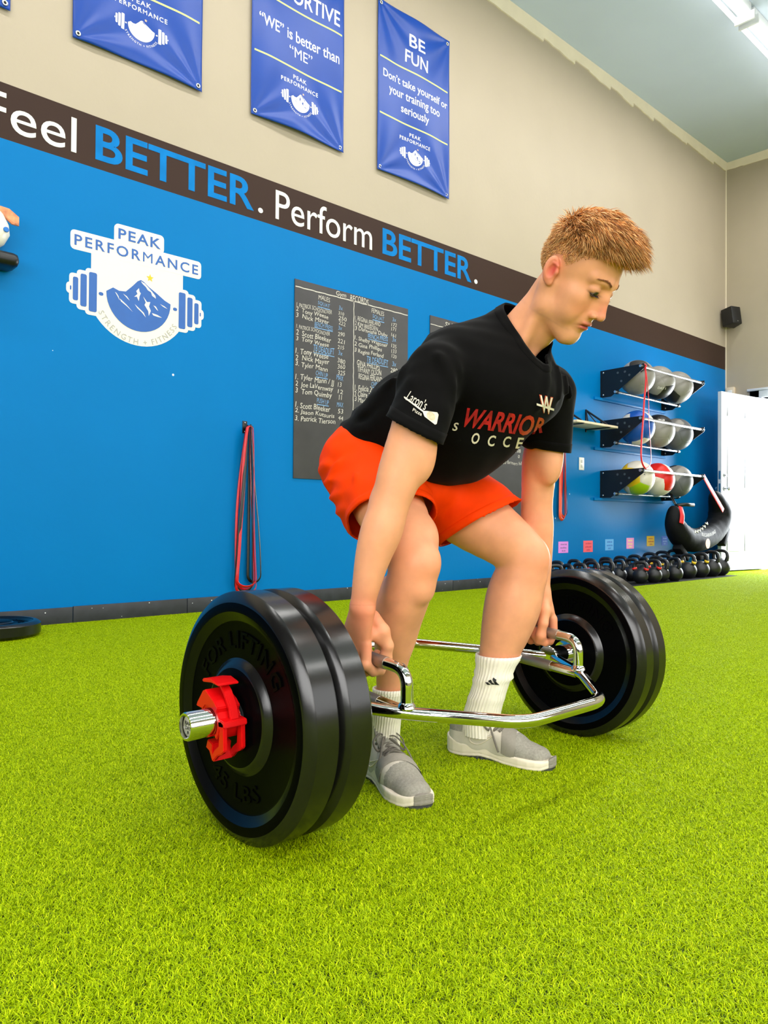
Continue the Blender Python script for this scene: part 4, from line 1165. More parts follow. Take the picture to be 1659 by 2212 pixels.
# label on the near sleeve end
V, F = lathe_vf([(-.0012,0),(-.0012,.0175),(0,.0175)], 'X', 30, (XM-SL-.2905,BY0,BZ0)); tb('end_label', [(V,F)], M_label, angle=None)
ps = []
for s,(a,b_,c,d) in {'BAR':(-.010,.010,.002,.0085),'DAY':(-.009,.010,-.006,.0005),'1':(-.002,.002,-.0125,-.0078)}.items(): ps.append(fit_text(s,a,b_,c,d,.01))
Vt, Ft = flat_join(ps, 0, .0003)
Pt = np.stack([np.full(len(Vt), XM-SL-.2920)-Vt[:,2], BY0-Vt[:,0], BZ0+Vt[:,1]],1)
tb('label_print', [(Pt,Ft)], M_ink, angle=None)
# red quick release collar in front of the near plates
CXc = .7085
cl = empty('collar_clamp', (CXc, BY0, BZ0), 'red plastic quick release collar clamped on the near sleeve', 'collar')
OC = np.array([CXc, BY0, BZ0])
def slab_yz(out, x0, x1, bev=.0015):
    bm = bmesh.new()
    f = bm.faces.new([bm.verts.new((x0, y, z)) for y, z in out])
    rr = bmesh.ops.extrude_face_region(bm, geom=[f]); bmesh.ops.translate(bm, verts=[v for v in rr['geom'] if isinstance(v, bmesh.types.BMVert)], vec=(x1-x0,0,0))
    bmesh.ops.recalc_face_normals(bm, faces=bm.faces)
    es = [e for e in bm.edges if len(e.link_faces) == 2 and e.calc_face_angle(0) > .7]
    bmesh.ops.bevel(bm, geom=es, offset=bev, segments=2, affect='EDGES')
    return bm
def arcp(r, a0, a1, n=14): return [(r*math.cos(math.radians(t)), r*math.sin(math.radians(t))) for t in np.linspace(a0,a1,n)]
# ring body: from -40 deg round the back to 250; reader sees it from -X, so +Y is on the left
ring = arcp(.0252,-50,230,24)+arcp(.0345,230,-50,24)
bm_obj('clamp_ring', slab_yz(ring,-.022,.022), M_redcl, cl, angle=50)
jaw1 = [(.020,.020),(.044,.022),(.040,.030),(.022,.052),(.012,.056),(-.006,.046),(-.018,.040),(-.030,.030),(-.026,.020),(-.012,.0275),(.0,.029),(.012,.0275)]
bm_obj('upper_jaw', slab_yz(jaw1,-.024,.022), M_redcl, cl, angle=50)
lever = [(.030,.072),(.026,.066),(.004,.062),(-.020,.044),(-.034,.030),(-.038,.018),(-.032,.014),(-.026,.026),(-.012,.044),(.0,.056)]
bm_obj('lever_arm', slab_yz([( .030,.070),(-.004,.0705),(-.022,.056),(-.040,.030),(-.046,.010),(-.040,.008),(-.034,.026),(-.018,.048),(-.004,.062),(.026,.063)],-.006,.010), M_redcl, cl, angle=50)
bm_obj('lever_tab', slab_yz([(.030,.066),(.030,.072),(.0,.076),(-.024,.070),(-.026,.066),(.0,.069)],-.020,.022), M_redcl, cl, angle=50)
side = [(-.026,.006),(-.040,.010),(-.050,.006),(-.052,-.040),(-.044,-.046),(-.030,-.052),(-.016,-.064),(-.008,-.058),(-.020,-.044),(-.034,-.034),(-.036,-.006)]
bm_obj('side_bracket', slab_yz(side,-.024,-.016), M_redcl, cl, angle=50)
bm_obj('side_bracket', slab_yz(side,.012,.020), M_redcl, cl, angle=50)
bm_obj('hinge_bar', slab_yz([(-.030,.012),(-.052,.010),(-.054,.0),(-.034,-.002)],-.024,.022), M_redcl, cl, angle=50)
bm_obj('lower_hook', slab_yz([(.006,-.030),(.012,-.046),(.0,-.050),(-.010,-.066),(-.018,-.064),(-.010,-.046),(-.012,-.036)],-.022,.016), M_redcl, cl, angle=50)
# plate lying on the turf at the left edge
e = bumper(0, .072, 'black bumper plate lying flat on the turf at the left edge', letters=True, facing=1, loc=(1.128,-.262,.008))
e.rotation_euler = (0, -PI/2, 0)
# ================================================================== THE MAN: one continuous body from a blended distance field
def A3(*v): return np.array(v, dtype=np.float32)
def smin(a, b, k):
    h = np.clip(0.5+0.5*(b-a)/k, 0, 1); return b+(a-b)*h-k*h*(1-h)
def smax(a, b, k): return -smin(-a, -b, k)
def cone(P, a, b, ra, rb):
    a = A3(*a); b = A3(*b); ab = b-a; t = np.clip(((P-a)@ab)/float(ab@ab), 0, 1)
    return np.linalg.norm(P-a-t[:,None]*ab, axis=1)-(ra+(rb-ra)*t)
def chain(P, pts, k=0.02, cull=.10):
    """pts: list of (point, radius); smooth union of tapered segments, far points get a cheap bound"""
    Q = np.array([p for p,_ in pts]); r = max(r for _,r in pts)
    lo, hi = A3(*Q.min(0))-r, A3(*Q.max(0))+r
    bd = np.linalg.norm(np.maximum(np.maximum(lo-P, P-hi), 0), axis=1)
    m = bd < cull; out = bd+.02; Pn = P[m]
    if not len(Pn): return out
    if len(pts) > 8:
        d = np.full(len(Pn), .5, np.float32); h = max(4, len(pts)//6)
        for s in range(0, len(pts)-1, h):
            sub = pts[s:s+h+1]; d = smin(d, chain(Pn, sub, k, .05), k)
        out[m] = d; return out
    d = None
    for (a, ra), (b, rb) in zip(pts[:-1], pts[1:]):
        c = cone(Pn, a, b, ra, rb); d = c if d is None else smin(d, c, k)
    out[m] = d; return out
def ell(P, c, r, R=None):
    q = P-A3(*c)
    if R is not None: q = q@np.asarray(R, np.float32).T       # rows of R = local axes
    r = A3(*r); k0 = np.linalg.norm(q/r, axis=1); k1 = np.linalg.norm(q/(r*r), axis=1)
    return k0*(k0-1)/(k1+1e-9)
def econe(P, a, b, ra, rb, side):
    """tapered capsule with elliptical section; ra/rb = (half width along side, half depth)"""
    a = A3(*a); b = A3(*b); ab = b-a; L = float(np.linalg.norm(ab)); w_ = ab/L
    s = A3(*side); s = s-w_*(s@w_); s /= np.linalg.norm(s); v = np.cross(w_, s)
    q = P-a; h = q@w_; t = np.clip(h/L, 0, 1); ex = h-t*L
    r1 = ra[0]+(rb[0]-ra[0])*t; r2 = ra[1]+(rb[1]-ra[1])*t
    x = (q@s); y = (q@v); rm = (r1+r2)/2
    n = np.sqrt(x*x+y*y+ex*ex)+1e-9; k = np.sqrt((x/r1)**2+(y/r2)**2+(ex/rm)**2)+1e-9
    return n*(1-1/k)
def frame_from(f, u):
    f = np.array(f, float); f /= np.linalg.norm(f); u = np.array(u, float); u -= f*(u@f); u /= np.linalg.norm(u)
    return np.array([np.cross(f, u), f, u])
def extract(field, lo, hi, h, c=4, reach=1.9):
    """sparse evaluation + surface nets -> verts, quads"""
    lo = np.array(lo, float); hi = np.array(hi, float)
    nc = np.ceil((hi-lo)/(h*c)).astype(int); H_ = h*c
    g = [lo[i]+H_*np.arange(nc[i]+1) for i in range(3)]
    G = np.stack(np.meshgrid(*g, indexing='ij'), -1).reshape(-1,3).astype(np.float32)
    D0 = np.concatenate([field(G[i:i+400000]) for i in range(0, len(G), 400000)]).reshape(nc+1)
    near = np.abs(D0) < H_*reach
    A = np.zeros(nc, bool)
    for i in (0,1):
        for j in (0,1):
            for k in (0,1): A |= near[i:i+nc[0], j:j+nc[1], k:k+nc[2]]
    nf = nc*c+1
    sgn = np.where(D0[:-1,:-1,:-1] < 0, -1.0, 1.0).astype(np.float32)
    D = np.ones(nf, np.float32)
    D[:-1,:-1,:-1] = np.repeat(np.repeat(np.repeat(sgn, c, 0), c, 1), c, 2)
    M = np.zeros(nf, bool)
    Af = np.repeat(np.repeat(np.repeat(A, c, 0), c, 1), c, 2)
    for i in (0,1):
        for j in (0,1):
            for k in (0,1): M[i:nf[0]-1+i, j:nf[1]-1+j, k:nf[2]-1+k] |= Af
    I = np.argwhere(M)
    vals = np.empty(len(I), np.float32)
    for s in range(0, len(I), 600000):
        vals[s:s+600000] = field((lo+I[s:s+600000]*h).astype(np.float32))
    D[M] = vals
    S = (D < 0).view(np.uint8)
    cnt = np.zeros(nf-1, np.uint8)
    for i in (0,1):
        for j in (0,1):
            for k in (0,1): cnt += S[i:nf[0]-1+i, j:nf[1]-1+j, k:nf[2]-1+k]
    C = np.argwhere((cnt > 0) & (cnt < 8))
    n1 = nf-1
    key = (C[:,0]*n1[1]+C[:,1])*n1[2]+C[:,2]
    off = np.array([(i,j,k) for i in (0,1) for j in (0,1) for k in (0,1)])
    cv = np.stack([D[C[:,0]+o[0], C[:,1]+o[1], C[:,2]+o[2]] for o in off], 1)
    acc = np.zeros((len(C),3)); num = np.zeros(len(C))
    for a in range(8):
        for b in range(a+1, 8):
            if np.abs(off[a]-off[b]).sum() != 1: continue
            m = (cv[:,a] < 0) != (cv[:,b] < 0)
            t = cv[m,a]/(cv[m,a]-cv[m,b])
            acc[m] += off[a]+t[:,None]*(off[b]-off[a]); num[m] += 1
    V = lo+(C+acc/num[:,None])*h
    F = []
    for ax in range(3):
        sl0 = [slice(None)]*3; sl1 = [slice(None)]*3; sl0[ax] = slice(0,-1); sl1[ax] = slice(1,None)
        E = np.argwhere(S[tuple(sl0)] != S[tuple(sl1)])
        b, cc = (ax+1)%3, (ax+2)%3
        ok = (E[:,b] > 0) & (E[:,cc] > 0) & (E[:,b] < n1[b]) & (E[:,cc] < n1[cc]); E = E[ok]
        ins = S[E[:,0], E[:,1], E[:,2]] == 1
        ids = []
        for (db, dc) in ((0,0),(-1,0),(-1,-1),(0,-1)):
            Q = E.copy(); Q[:,b] += db; Q[:,cc] += dc
            kk = (Q[:,0]*n1[1]+Q[:,1])*n1[2]+Q[:,2]
            ids.append(np.searchsorted(key, kk))
        q = np.stack(ids, 1); q[~ins] = q[~ins][:,::-1]
        F.append(q)
    return V, np.concatenate(F)
def relax(V, F, it=2, lam=0.5):
    n = len(V)
    e = np.concatenate([F[:,[0,1]],F[:,[1,2]],F[:,[2,3]],F[:,[3,0]]]); e = np.concatenate([e, e[:,::-1]])
    deg = np.bincount(e[:,0], minlength=n)[:,None]
    for _ in range(it):
        s = np.stack([np.bincount(e[:,0], weights=V[e[:,1],k], minlength=n) for k in range(3)],1)
        V = V+lam*(s/np.maximum(deg,1)-V)
    return V
def drop_faces(V, F, keepf):
    F = F[keepf]; used = np.zeros(len(V), bool); used[F.ravel()] = True
    idx = np.cumsum(used)-1; return V[used], idx[F], used
def cut_sheet(V, F, cut, snap=0.004):
    """keep cut(P)<0 and slide the new border onto cut==0 so hems are clean"""
    c = cut(V.astype(np.float32)).astype(float)
    V2, F2, used = drop_faces(V, F, (c[F] < 0).any(1))
    c2 = c[used]; out = c2 > 0
    for _ in range(4):
        P = V2[out].astype(np.float32)
        if not len(P): break
        e = 1e-3; g = np.stack([(cut(P+e*np.eye(3,dtype=np.float32)[k])-cut(P-e*np.eye(3,dtype=np.float32)[k]))/(2*e) for k in range(3)],1)
        cc = cut(P); V2[out] -= (cc/np.maximum((g*g).sum(1),.05))[:,None]*g
    return V2, F2
def q2mesh(name, V, F, mats, parent, org, smooth=True, midx=None):
    me = bpy.data.meshes.new(name); n = len(V); m = len(F)
    me.vertices.add(n); me.vertices.foreach_set('co', (V-org).astype(np.float32).ravel())
    me.loops.add(m*4); me.loops.foreach_set('vertex_index', F.astype(np.int32).ravel())
    me.polygons.add(m); me.polygons.foreach_set('loop_start', np.arange(m,dtype=np.int32)*4)
    me.polygons.foreach_set('use_smooth', np.ones(m,bool))
    for q in (mats if isinstance(mats,(list,tuple)) else [mats]): me.materials.append(q)
    if midx is not None: me.polygons.foreach_set('material_index', midx.astype(np.int32))
    me.update(calc_edges=True); me.validate()
    o = bpy.data.objects.new(name, me); COL.objects.link(o)
    if parent is not None: o.parent = parent
    return o

PO = np.array([1.32, -3.10, 0.0])
man = empty('person', PO, 'young man in black T-shirt and red shorts bending to lift the trap bar', 'person')

# ---------------------------------------------------------------- skeleton (world metres)
HC = np.array([1.3689,-3.4070,1.1004]); HS = 1.0334
HR = np.array([[-.98230943,-.15732313,-.10157569],[.18645334,-.77122299,-.60864624],[.01741662,-.61681807,.78691304]])   # rows: right, forward, up
def hw(x, y, z): return HC+HS*(np.array([x,y,z])@HR)
SR, SL_ = (1.128,-3.222,.892), (1.530,-3.222,.885)
ARM_R = [((1.128,-3.236,.882),.048),((1.078,-3.240,.765),.046),((1.052,-3.228,.680),.0435),((1.035,-3.217,.614),.0375),((1.022,-3.207,.563),.0405),((1.010,-3.196,.513),.0345),((1.002,-3.186,.458),.0275),((1.000,-3.176,.412),.0225)]
ARM_L = [((1.530,-3.232,.880),.055),((1.572,-3.200,.780),.046),((1.584,-3.178,.725),.0435),((1.598,-3.160,.630),.0385),((1.604,-3.156,.572),.0405),((1.610,-3.156,.515),.035),((1.614,-3.157,.455),.028),((1.616,-3.158,.405),.0225)]
LEG_R = [((1.228,-2.945,.685),.082),((1.178,-3.070,.600),.076),((1.143,-3.155,.530),.060),((1.133,-3.185,.485),.052),((1.134,-3.165,.430),.050),((1.146,-3.130,.375),.049),((1.156,-3.104,.318),.043),((1.163,-3.088,.262),.034),((1.170,-3.072,.190),.0275),((1.178,-3.050,.105),.028)]
LEG_L = [((1.412,-2.945,.680),.084),((1.460,-3.050,.600),.084),((1.508,-3.140,.530),.066),((1.528,-3.172,.487),.060),((1.524,-3.163,.435),.062),((1.514,-3.151,.375),.066),((1.504,-3.138,.320),.060),((1.493,-3.126,.262),.048),((1.481,-3.112,.190),.037),((1.470,-3.090,.105),.038)]
def resample(pts, n=4):
    P = bez([p for p,_ in pts], n); R_ = bez([(r,0,0) for _,r in pts], n)[:,0]
    return [(tuple(p), float(r)) for p, r in zip(P, R_)]
NECK = [(tuple(hw(0,-.006,-.045)),.051),(tuple(hw(0,-.014,-.115)),.049),((1.338,-3.262,.960),.056)]

def hand_field(P, s, bx, bar_z, W):
    """s=-1: hand on the bar at smaller x whose back faces -x; fingers go under and come up on the inner side"""
    o = lambda x, y, z: (bx+(-s)*x, y, bar_z+z)          # x>0 towards the leg (inner side)
    yc = -3.148
    d = None
    # palm: slab between the wrist and the knuckles on the outer side
    ys = [yc-.033, yc-.011, yc+.011, yc+.031]
    dp = econe(P, W, o(-.026, yc, .030), (.029,.021), (.040,.0145), (0,1,0))
    dp = smin(dp, econe(P, o(-.012, yc-.012, .055), o(-.004, yc+.018, .040), (.020,.014),(.018,.014),(0,0,1)), .014)
    d = dp
    fl = [.95, 1.05, 1.0, .82]
    fr = [.0098,.0102,.0098,.0086]
    for y, f, r in zip(ys, fl, fr):
        pts = [(o(-.024,y,.028),r*1.15),(o(-.0255,y-.001,-.012*f),r*1.08),(o(-.008,y-.002,-.0275*f),r),(o(.012,y-.002,-.0275),r*.95),(o(.0245,y-.001,-.012),r*.90),(o(.024,y,.003),r*.82)]
        fd = chain(P, pts, .004)
        fd = smin(fd, np.linalg.norm(P-A3(*o(-.027,y-.001,-.011*f)),axis=1)-r*1.12, .004)
        d = smin(d, fd, .0055)
    th = chain(P, [(o(.002,yc-.022,.080),.015),(o(.016,yc-.036,.052),.0150),(o(.027,yc-.040,.022),.0118),(o(.030,yc-.034,-.006),.0108),(o(.024,yc-.024,-.024),.0088)], .006)
    d = smin(d, th, .010)
    # web between thumb and index
    d = smin(d, cone(P, o(-.004,yc-.030,.045), o(.012,yc-.030,.034), .010, .009), .012)
    return d
def head_local(P):
    return ((P-HC.astype(np.float32))/np.float32(HS))@HR.T.astype(np.float32)
def head_field(P):
    q = head_local(P); x = q[:,0]; ax = np.abs(x); Q = np.stack([ax, q[:,1], q[:,2]], 1)
    d = ell(Q, (0,.007,.041), (.073,.073,.085))
    d = smin(d, ell(Q, (0,.030,.030), (.064,.062,.062)), .025)                       # forehead
    d = smin(d, ell(Q, (0,.036,-.028), (.056,.050,.062)), .022)                      # mid face
    d = smin(d, cone(Q, (.050,-.004,-.030), (.046,.012,-.068), .020, .016), .024)    # ramus
    d = smin(d, cone(Q, (.046,.012,-.068), (.014,.064,-.103), .015, .014), .020)     # jaw line
    d = smin(d, ell(Q, (0,.066,-.101), (.021,.0165,.0155)), .014)                     # chin
    d = smin(d, ell(Q, (0,.050,-.085), (.034,.036,.024)), .020)
    d = smin(d, ell(Q, (.042,.052,-.022), (.022,.026,.020)), .018)                   # cheek bone
    d = smin(d, ell(Q, (.036,.052,-.052), (.022,.026,.026)), .02)
    d = smin(d, cone(Q, (.010,.091,.023), (.046,.072,.024), .0085, .0080), .012)     # brow ridge
    d = smax(d, -ell(Q, (.0315,.101,.004), (.017,.0155,.0125)), .010)                # socket
    d = smin(d, ell(Q, (.0315,.0765,.004), (.0155,.0135,.0125)), .0035)              # closed upper lid over the eye
    lid = np.abs(q[:,2]-(-.0030+.10*np.abs(ax-.0315)*0-6*(ax-.0315)**2*-1)) 
    d = d+.0011*np.exp(-((q[:,2]+.0035-4.0*(ax-.0315)**2)/.0011)**2)*(np.exp(-((ax-.0315)/.0135)**4))*(q[:,1] > .07)
    d = d+.0010*np.exp(-((q[:,2]-.0105+8.0*(ax-.0315)**2)/.0013)**2)*(np.exp(-((ax-.0315)/.014)**4))*(q[:,1] > .06)
    d = smin(d, chain(Q, [((0,.080,.020),.0095),((0,.086,-.006),.0135),((0,.085,-.034),.0170)], .006), .010)
    d = smin(d, chain(Q, [((0,.088,.022),.0066),((0,.0965,-.006),.0072),((0,.1060,-.034),.0090)], .006), .0075)   # nose
    d = smin(d, ell(Q, (0,.1070,-.0375), (.0094,.0088,.0080)), .005)
    d = smin(d, ell(Q, (.0125,.0950,-.0405), (.0066,.0095,.0064)), .0035)
    d = smax(d, -ell(Q, (.0064,.0995,-.0465), (.0032,.0060,.0042)), .0025)           # nostrils
    d = smin(d, ell(Q, (0,.076,-.060), (.028,.0165,.022)), .010)                     # muzzle
    d = smin(d, ell(Q, (0,.0885,-.0610), (.0205,.0080,.0046)), .0030)                # lips
    d = smin(d, ell(Q, (0,.0860,-.0705), (.0185,.0082,.0054)), .0030)
    d = d+.0022*np.exp(-((q[:,2]+.0660+.8*ax*ax*8)/.0013)**2)*np.exp(-(ax/.0235)**6)*(q[:,1] > .06)
    d = d+.0010*np.exp(-((ax)/.0028)**2)*np.exp(-((q[:,2]+.050)/.006)**2)*(q[:,1] > .08)
    d = d+.0020*np.exp(-((q[:,2]+.0845)/.005)**2)*np.exp(-(ax/.02)**2)*(q[:,1] > .07)
    d = smax(d, -ell(Q, (.0315,.0925,-.0015-.0), (.0125,.0100,.0036)), .0012)            # narrow opening between the lids
    # ears
    Qe = (Q-A3(.078,-.002,-.002))/np.float32(.84)+A3(.078,-.012,-.004)
    er = ell(Qe, (.078,-.012,-.004), (.0095,.0180,.0320), [(.93,.36,0),(-.36,.93,.18),(0,-.18,.98)])
    er = smax(er, -ell(Qe, (.0870,-.008,.000), (.0080,.0115,.0215), [(.93,.36,0),(-.36,.93,.18),(0,-.18,.98)]), .003)
    er = smin(er, chain(Qe, [((.079,.002,.010),.0022),((.0825,-.014,.012),.0024),((.083,-.019,-.004),.0024),((.0795,-.012,-.016),.0026)], .002), .003)
    er = smin(er, ell(Qe, (.0765,.0035,-.004), (.0045,.0045,.007)), .004)
    er = smin(er, ell(Qe, (.0745,-.002,-.030), (.0050,.0085,.0090)), .006)*np.float32(.84)
    d = smin(d, er, .004)
    return d*np.float32(HS)
def torso_core(P):
    d = econe(P, (1.318,-2.905,.745), (1.320,-3.015,.838), (.138,.090), (.142,.092), (1,0,0))
    d = smin(d, econe(P, (1.320,-3.015,.838), (1.328,-3.170,.892), (.138,.088), (.150,.090), (1,0,0)), .03)
    d = smin(d, econe(P, (1.202,-3.212,.885), (1.460,-3.205,.890), (.058,.072), (.064,.078), (0,.8,.6)), .06)
    d = smin(d, ell(P, (1.318,-2.900,.720), (.150,.096,.100)), .05)
    return d
def arms_field(P, pts):
    d = chain(P, pts, .020)
    return d
def body_field(P):
    d = torso_core(P)
    d = smin(d, chain(P, NECK, .02), .04)
    # sternomastoid + adam's apple
    for s in (-1,1):
        d = smin(d, cone(P, tuple(hw(.045*s,-.004,-.050)), (1.335+s*-.020,-3.315,.945), .011, .011), .016)
    d = smin(d, ell(P, tuple(hw(0,.022,-.128)), (.013,.013,.016)), .018)
    for pts, sg in ((ARM_R,-1),(ARM_L,1)):
        a = chain(P, resample(pts), .004)
        e = np.array(pts[3][0]); a = smin(a, ell(P, tuple(e+np.array([sg*.006,.022,.004])), (.018,.020,.026)), .020)      # elbow
        w_ = np.array(pts[1][0]); a = smin(a, ell(P, tuple(w_+np.array([0,-.016,-.045])), (.033,.032,.062)), .02)           # biceps
        d = smin(d, a, .020)
    for pts, sg, k in ((LEG_R,-1,.94),(LEG_L,1,1.0)):
        l = chain(P, resample(pts), .004)
        kn = np.array(pts[3][0])
        l = smin(l, ell(P, tuple(kn+np.array([0,-.030,.012])), (.036*k,.030,.036)), .022)         # knee cap
        l = smin(l, ell(P, tuple(kn+np.array([0,-.030,-.045])), (.022,.018,.026)), .02)           # tibial tuberosity
        cf = np.array(pts[5][0]); l = smin(l, ell(P, tuple(cf+np.array([-.012*sg,.020,.0])), (.038*k,.036,.085)), .025)      # calf heads
        l = smin(l, ell(P, tuple(cf+np.array([.020*sg,.014,.01])), (.030*k,.032,.075)), .025)
        th = np.array(pts[2][0]); l = smin(l, ell(P, tuple(th+np.array([-.030*sg,-.012,.018])), (.030,.036,.040)), .028)      # vastus
        an = np.array(pts[-1][0]); fd = np.array([.31*sg,-.95,0]); l = smin(l, cone(P, tuple(an+np.array([0,0,-.045])-fd*.01), tuple(an+np.array([0,0,-.062])+fd*.10), .024, .014), .02)    # foot in the shoe
        d = smin(d, l, .012) if sg < 0 else smin(d, l, .012)
    return d
def hands_field(P, arms=True):
    a = hand_field(P, -1, 1.0305, .3065, (1.000,-3.176,.405))
    b = hand_field(P, 1, 1.6145, .3065, (1.616,-3.158,.400))
    return np.minimum(a, b)
def full_field(P):
    d = body_field(P)
    hd = head_local(P)
    near = (np.linalg.norm(P-HC.astype(np.float32), axis=1) < .24)
    if near.any(): 
        d2 = d.copy(); d2[near] = smin(d[near], head_field(P[near]), .018); d = d2
    nh = (P[:,2] < .47) & (P[:,2] > .2) & (np.abs(P[:,1]+3.15) < .12)
    if nh.any():
        d2 = d.copy(); d2[nh] = smin(d[nh], hands_field(P[nh]), .012); d = d2
    return d
# ---------------------------------------------------------------- skin material
def skin_mat():
    m = bpy.data.materials.new('skin'); m.use_nodes = True
    N = m.node_tree.nodes; L = m.node_tree.links; b = N['Principled BSDF']
    a = N.new('ShaderNodeAttribute'); a.attribute_name = 'tone'
    n = N.new('ShaderNodeTexNoise'); n.inputs['Scale'].default_value = 26; n.inputs['Detail'].default_value = 5
    tc = N.new('ShaderNodeTexCoord'); L.new(tc.outputs['Object'], n.inputs['Vector'])
    mr = N.new('ShaderNodeMapRange'); mr.inputs['From Min'].default_value = .3; mr.inputs['From Max'].default_value = .7; mr.inputs['To Min'].default_value = .92; mr.inputs['To Max'].default_value = 1.06
    L.new(n.outputs['Fac'], mr.inputs['Value'])
    mx = N.new('ShaderNodeMixRGB'); mx.blend_type = 'MULTIPLY'; mx.inputs[0].default_value = 1
    L.new(a.outputs['Color'], mx.inputs[1]); L.new(mr.outputs[0], mx.inputs[2]); L.new(mx.outputs[0], b.inputs['Base Color'])
    b.inputs['Roughness'].default_value = .48; b.inputs['Specular IOR Level'].default_value = .28
    b.inputs['Subsurface Weight'].default_value = .12; b.inputs['Subsurface Radius'].default_value = (.010,.0035,.0015); b.inputs['Subsurface Scale'].default_value = 1
    n2 = N.new('ShaderNodeTexNoise'); n2.inputs['Scale'].default_value = 420; L.new(tc.outputs['Object'], n2.inputs['Vector'])
    bp = N.new('ShaderNodeBump'); bp.inputs['Strength'].default_value = .12; bp.inputs['Distance'].default_value = .0006
    L.new(n2.outputs['Fac'], bp.inputs['Height']); L.new(bp.outputs[0], b.inputs['Normal'])
    return m
M_skin = skin_mat()
def tone(V):
    base = np.array(lin((228,158,118))); red = np.array(lin((226,112,84))); lip = np.array(lin((178,44,58))); dark = np.array(lin((120,70,50)))
    C = np.tile(base, (len(V),1))
    def blend(mask, col):
        nonlocal C
        C = C*(1-mask[:,None])+col*mask[:,None]
    g = lambda c, r: np.exp(-(((V-np.array(c))**2).sum(1))/(r*r))
    for c, r, k in [((1.0,-3.185,.40),.045,.55),((1.0,-3.19,.33),.03,.35),((1.13,-3.24,.49),.05,.25),((1.53,-3.24,.49),.05,.25),((1.6,-3.15,.6),.04,.35),((1.04,-3.19,.62),.04,.25),((1.63,-3.16,.29),.05,.5),((1.61,-3.15,.28),.05,.4)]:
        blend(g(c,r)*k, red)
    q = ((V-HC)/HS)@HR.T; ax = np.abs(q[:,0])
    inh = (np.linalg.norm(q,axis=1) < .17)
    ear = inh*np.clip((ax-.070)/.008,0,1)*np.exp(-((q[:,1]+.0)/.03)**2); con = inh*np.clip((ax-.068)/.005,0,1)*np.exp(-(((q[:,1]-.003)/.010)**2+((q[:,2]+.0)/.017)**2)); blend(ear*.28, np.array(lin((230,110,90)))); blend(con*.8, np.array(lin((205,52,52))))
    blend(inh*np.exp(-((ax-.040)**2+(q[:,1]-.075)**2+(q[:,2]+.038)**2)/.022**2)*.28, red)
    blend(inh*np.exp(-((ax)**2+(q[:,1]-.112)**2+(q[:,2]+.022)**2)/.018**2)*.55, red)
    lipm = inh*np.exp(-(ax/.0215)**4)*np.exp(-((q[:,2]+.0662)/.0088)**4)*(q[:,1] > .070)
    blend(lipm*.85, lip)
    blend(inh*np.exp(-(ax/.0225)**4)*np.exp(-((q[:,2]+.0662)/.0014)**2)*(q[:,1] > .070)*.85, np.array(lin((90,22,30))))
    eyeb = inh*(q[:,1] > .06)*np.exp(-((ax-.0315)/.015)**4)
    blend(eyeb*np.exp(-((q[:,2]+.0038-4.0*(ax-.0315)**2)/.0019)**2)*.92, np.array(lin((46,30,26))))
    blend(eyeb*np.exp(-((q[:,2]-.004)/.010)**2)*.20, dark)
    # short cropped stubble under the hair edge
    hz = (q[:,2]-.030+np.clip(q[:,1],-1,.05)*-.2)
    stub = inh*np.clip((.052-q[:,1])/.02,0,1)*np.clip((q[:,2]-.012)/.03,0,1)*(1-np.clip((ax-.078)/.004,0,1)); blend(stub*.55, np.array(lin((150,98,62))))
    neckst = inh*np.clip((-.055-q[:,1])/.02,0,1)*np.clip((q[:,2]+.07)/.03,0,1); blend(neckst*.5, np.array(lin((150,98,62))))
    return C
def build_body():
    parts = []
    bt = lambda f: (lambda P: f(P))
    # coarse body, then the head and the hands at a finer pitch; regions share one field and overlap by a cell
    zcut = 0.0
    def region(lo, hi, h, keep):
        V, F = extract(full_field, lo, hi, h)
        V = relax(V, F, 1, .4)
        c = V[F].mean(1); V, F, _ = drop_faces(V, F, keep(c)); return V, F
    hn = lambda c: ((c-hw(0,-.03,-.085))@HR[2])            # >0: head side of a plane across the neck
    inhead = lambda c: (hn(c) > 0) & (np.linalg.norm(c-HC,axis=1) < .22)
    inhand = lambda c: (c[:,2] < .415) & (c[:,2] > .2) & (((c[:,0] < 1.085)&(c[:,1]>-3.26)&(c[:,1]<-3.05)) | ((c[:,0] > 1.565)&(c[:,1]>-3.26)&(c[:,1]<-3.05)&(c[:,0]>1.572)))
    A = region((.93,-3.46,.02),(1.72,-2.76,1.10), .0034, lambda c: ~inhead(c) & ~inhand(c) & ~((c[:,2] > .80)&(c[:,1]>-3.15)))
    B = region((1.22,-3.60,.93),(1.50,-3.24,1.24), .0020, lambda c: (hn(c) > -.003))
    C1 = region((.955,-3.24,.24),(1.09,-3.07,.43), .0017, lambda c: (c[:,2] < .4165))
    C2 = region((1.555,-3.24,.24),(1.70,-3.07,.43), .0017, lambda c: (c[:,2] < .4165)&(c[:,0]>1.569))
    V = np.concatenate([A[0],B[0],C1[0],C2[0]]); o = [0,len(A[0]),len(A[0])+len(B[0]),len(A[0])+len(B[0])+len(C1[0])]
    F = np.concatenate([A[1]+o[0],B[1]+o[1],C1[1]+o[2],C2[1]+o[3]])
    ob = q2mesh('body', V, F, M_skin, man, PO)
    ca = ob.data.color_attributes.new('tone','FLOAT_COLOR','POINT')
    t = tone(V); ca.data.foreach_set('color', np.concatenate([t,np.ones((len(t),1))],1).astype(np.float32).ravel())
    return ob
body = build_body()
BODY_BVH = None
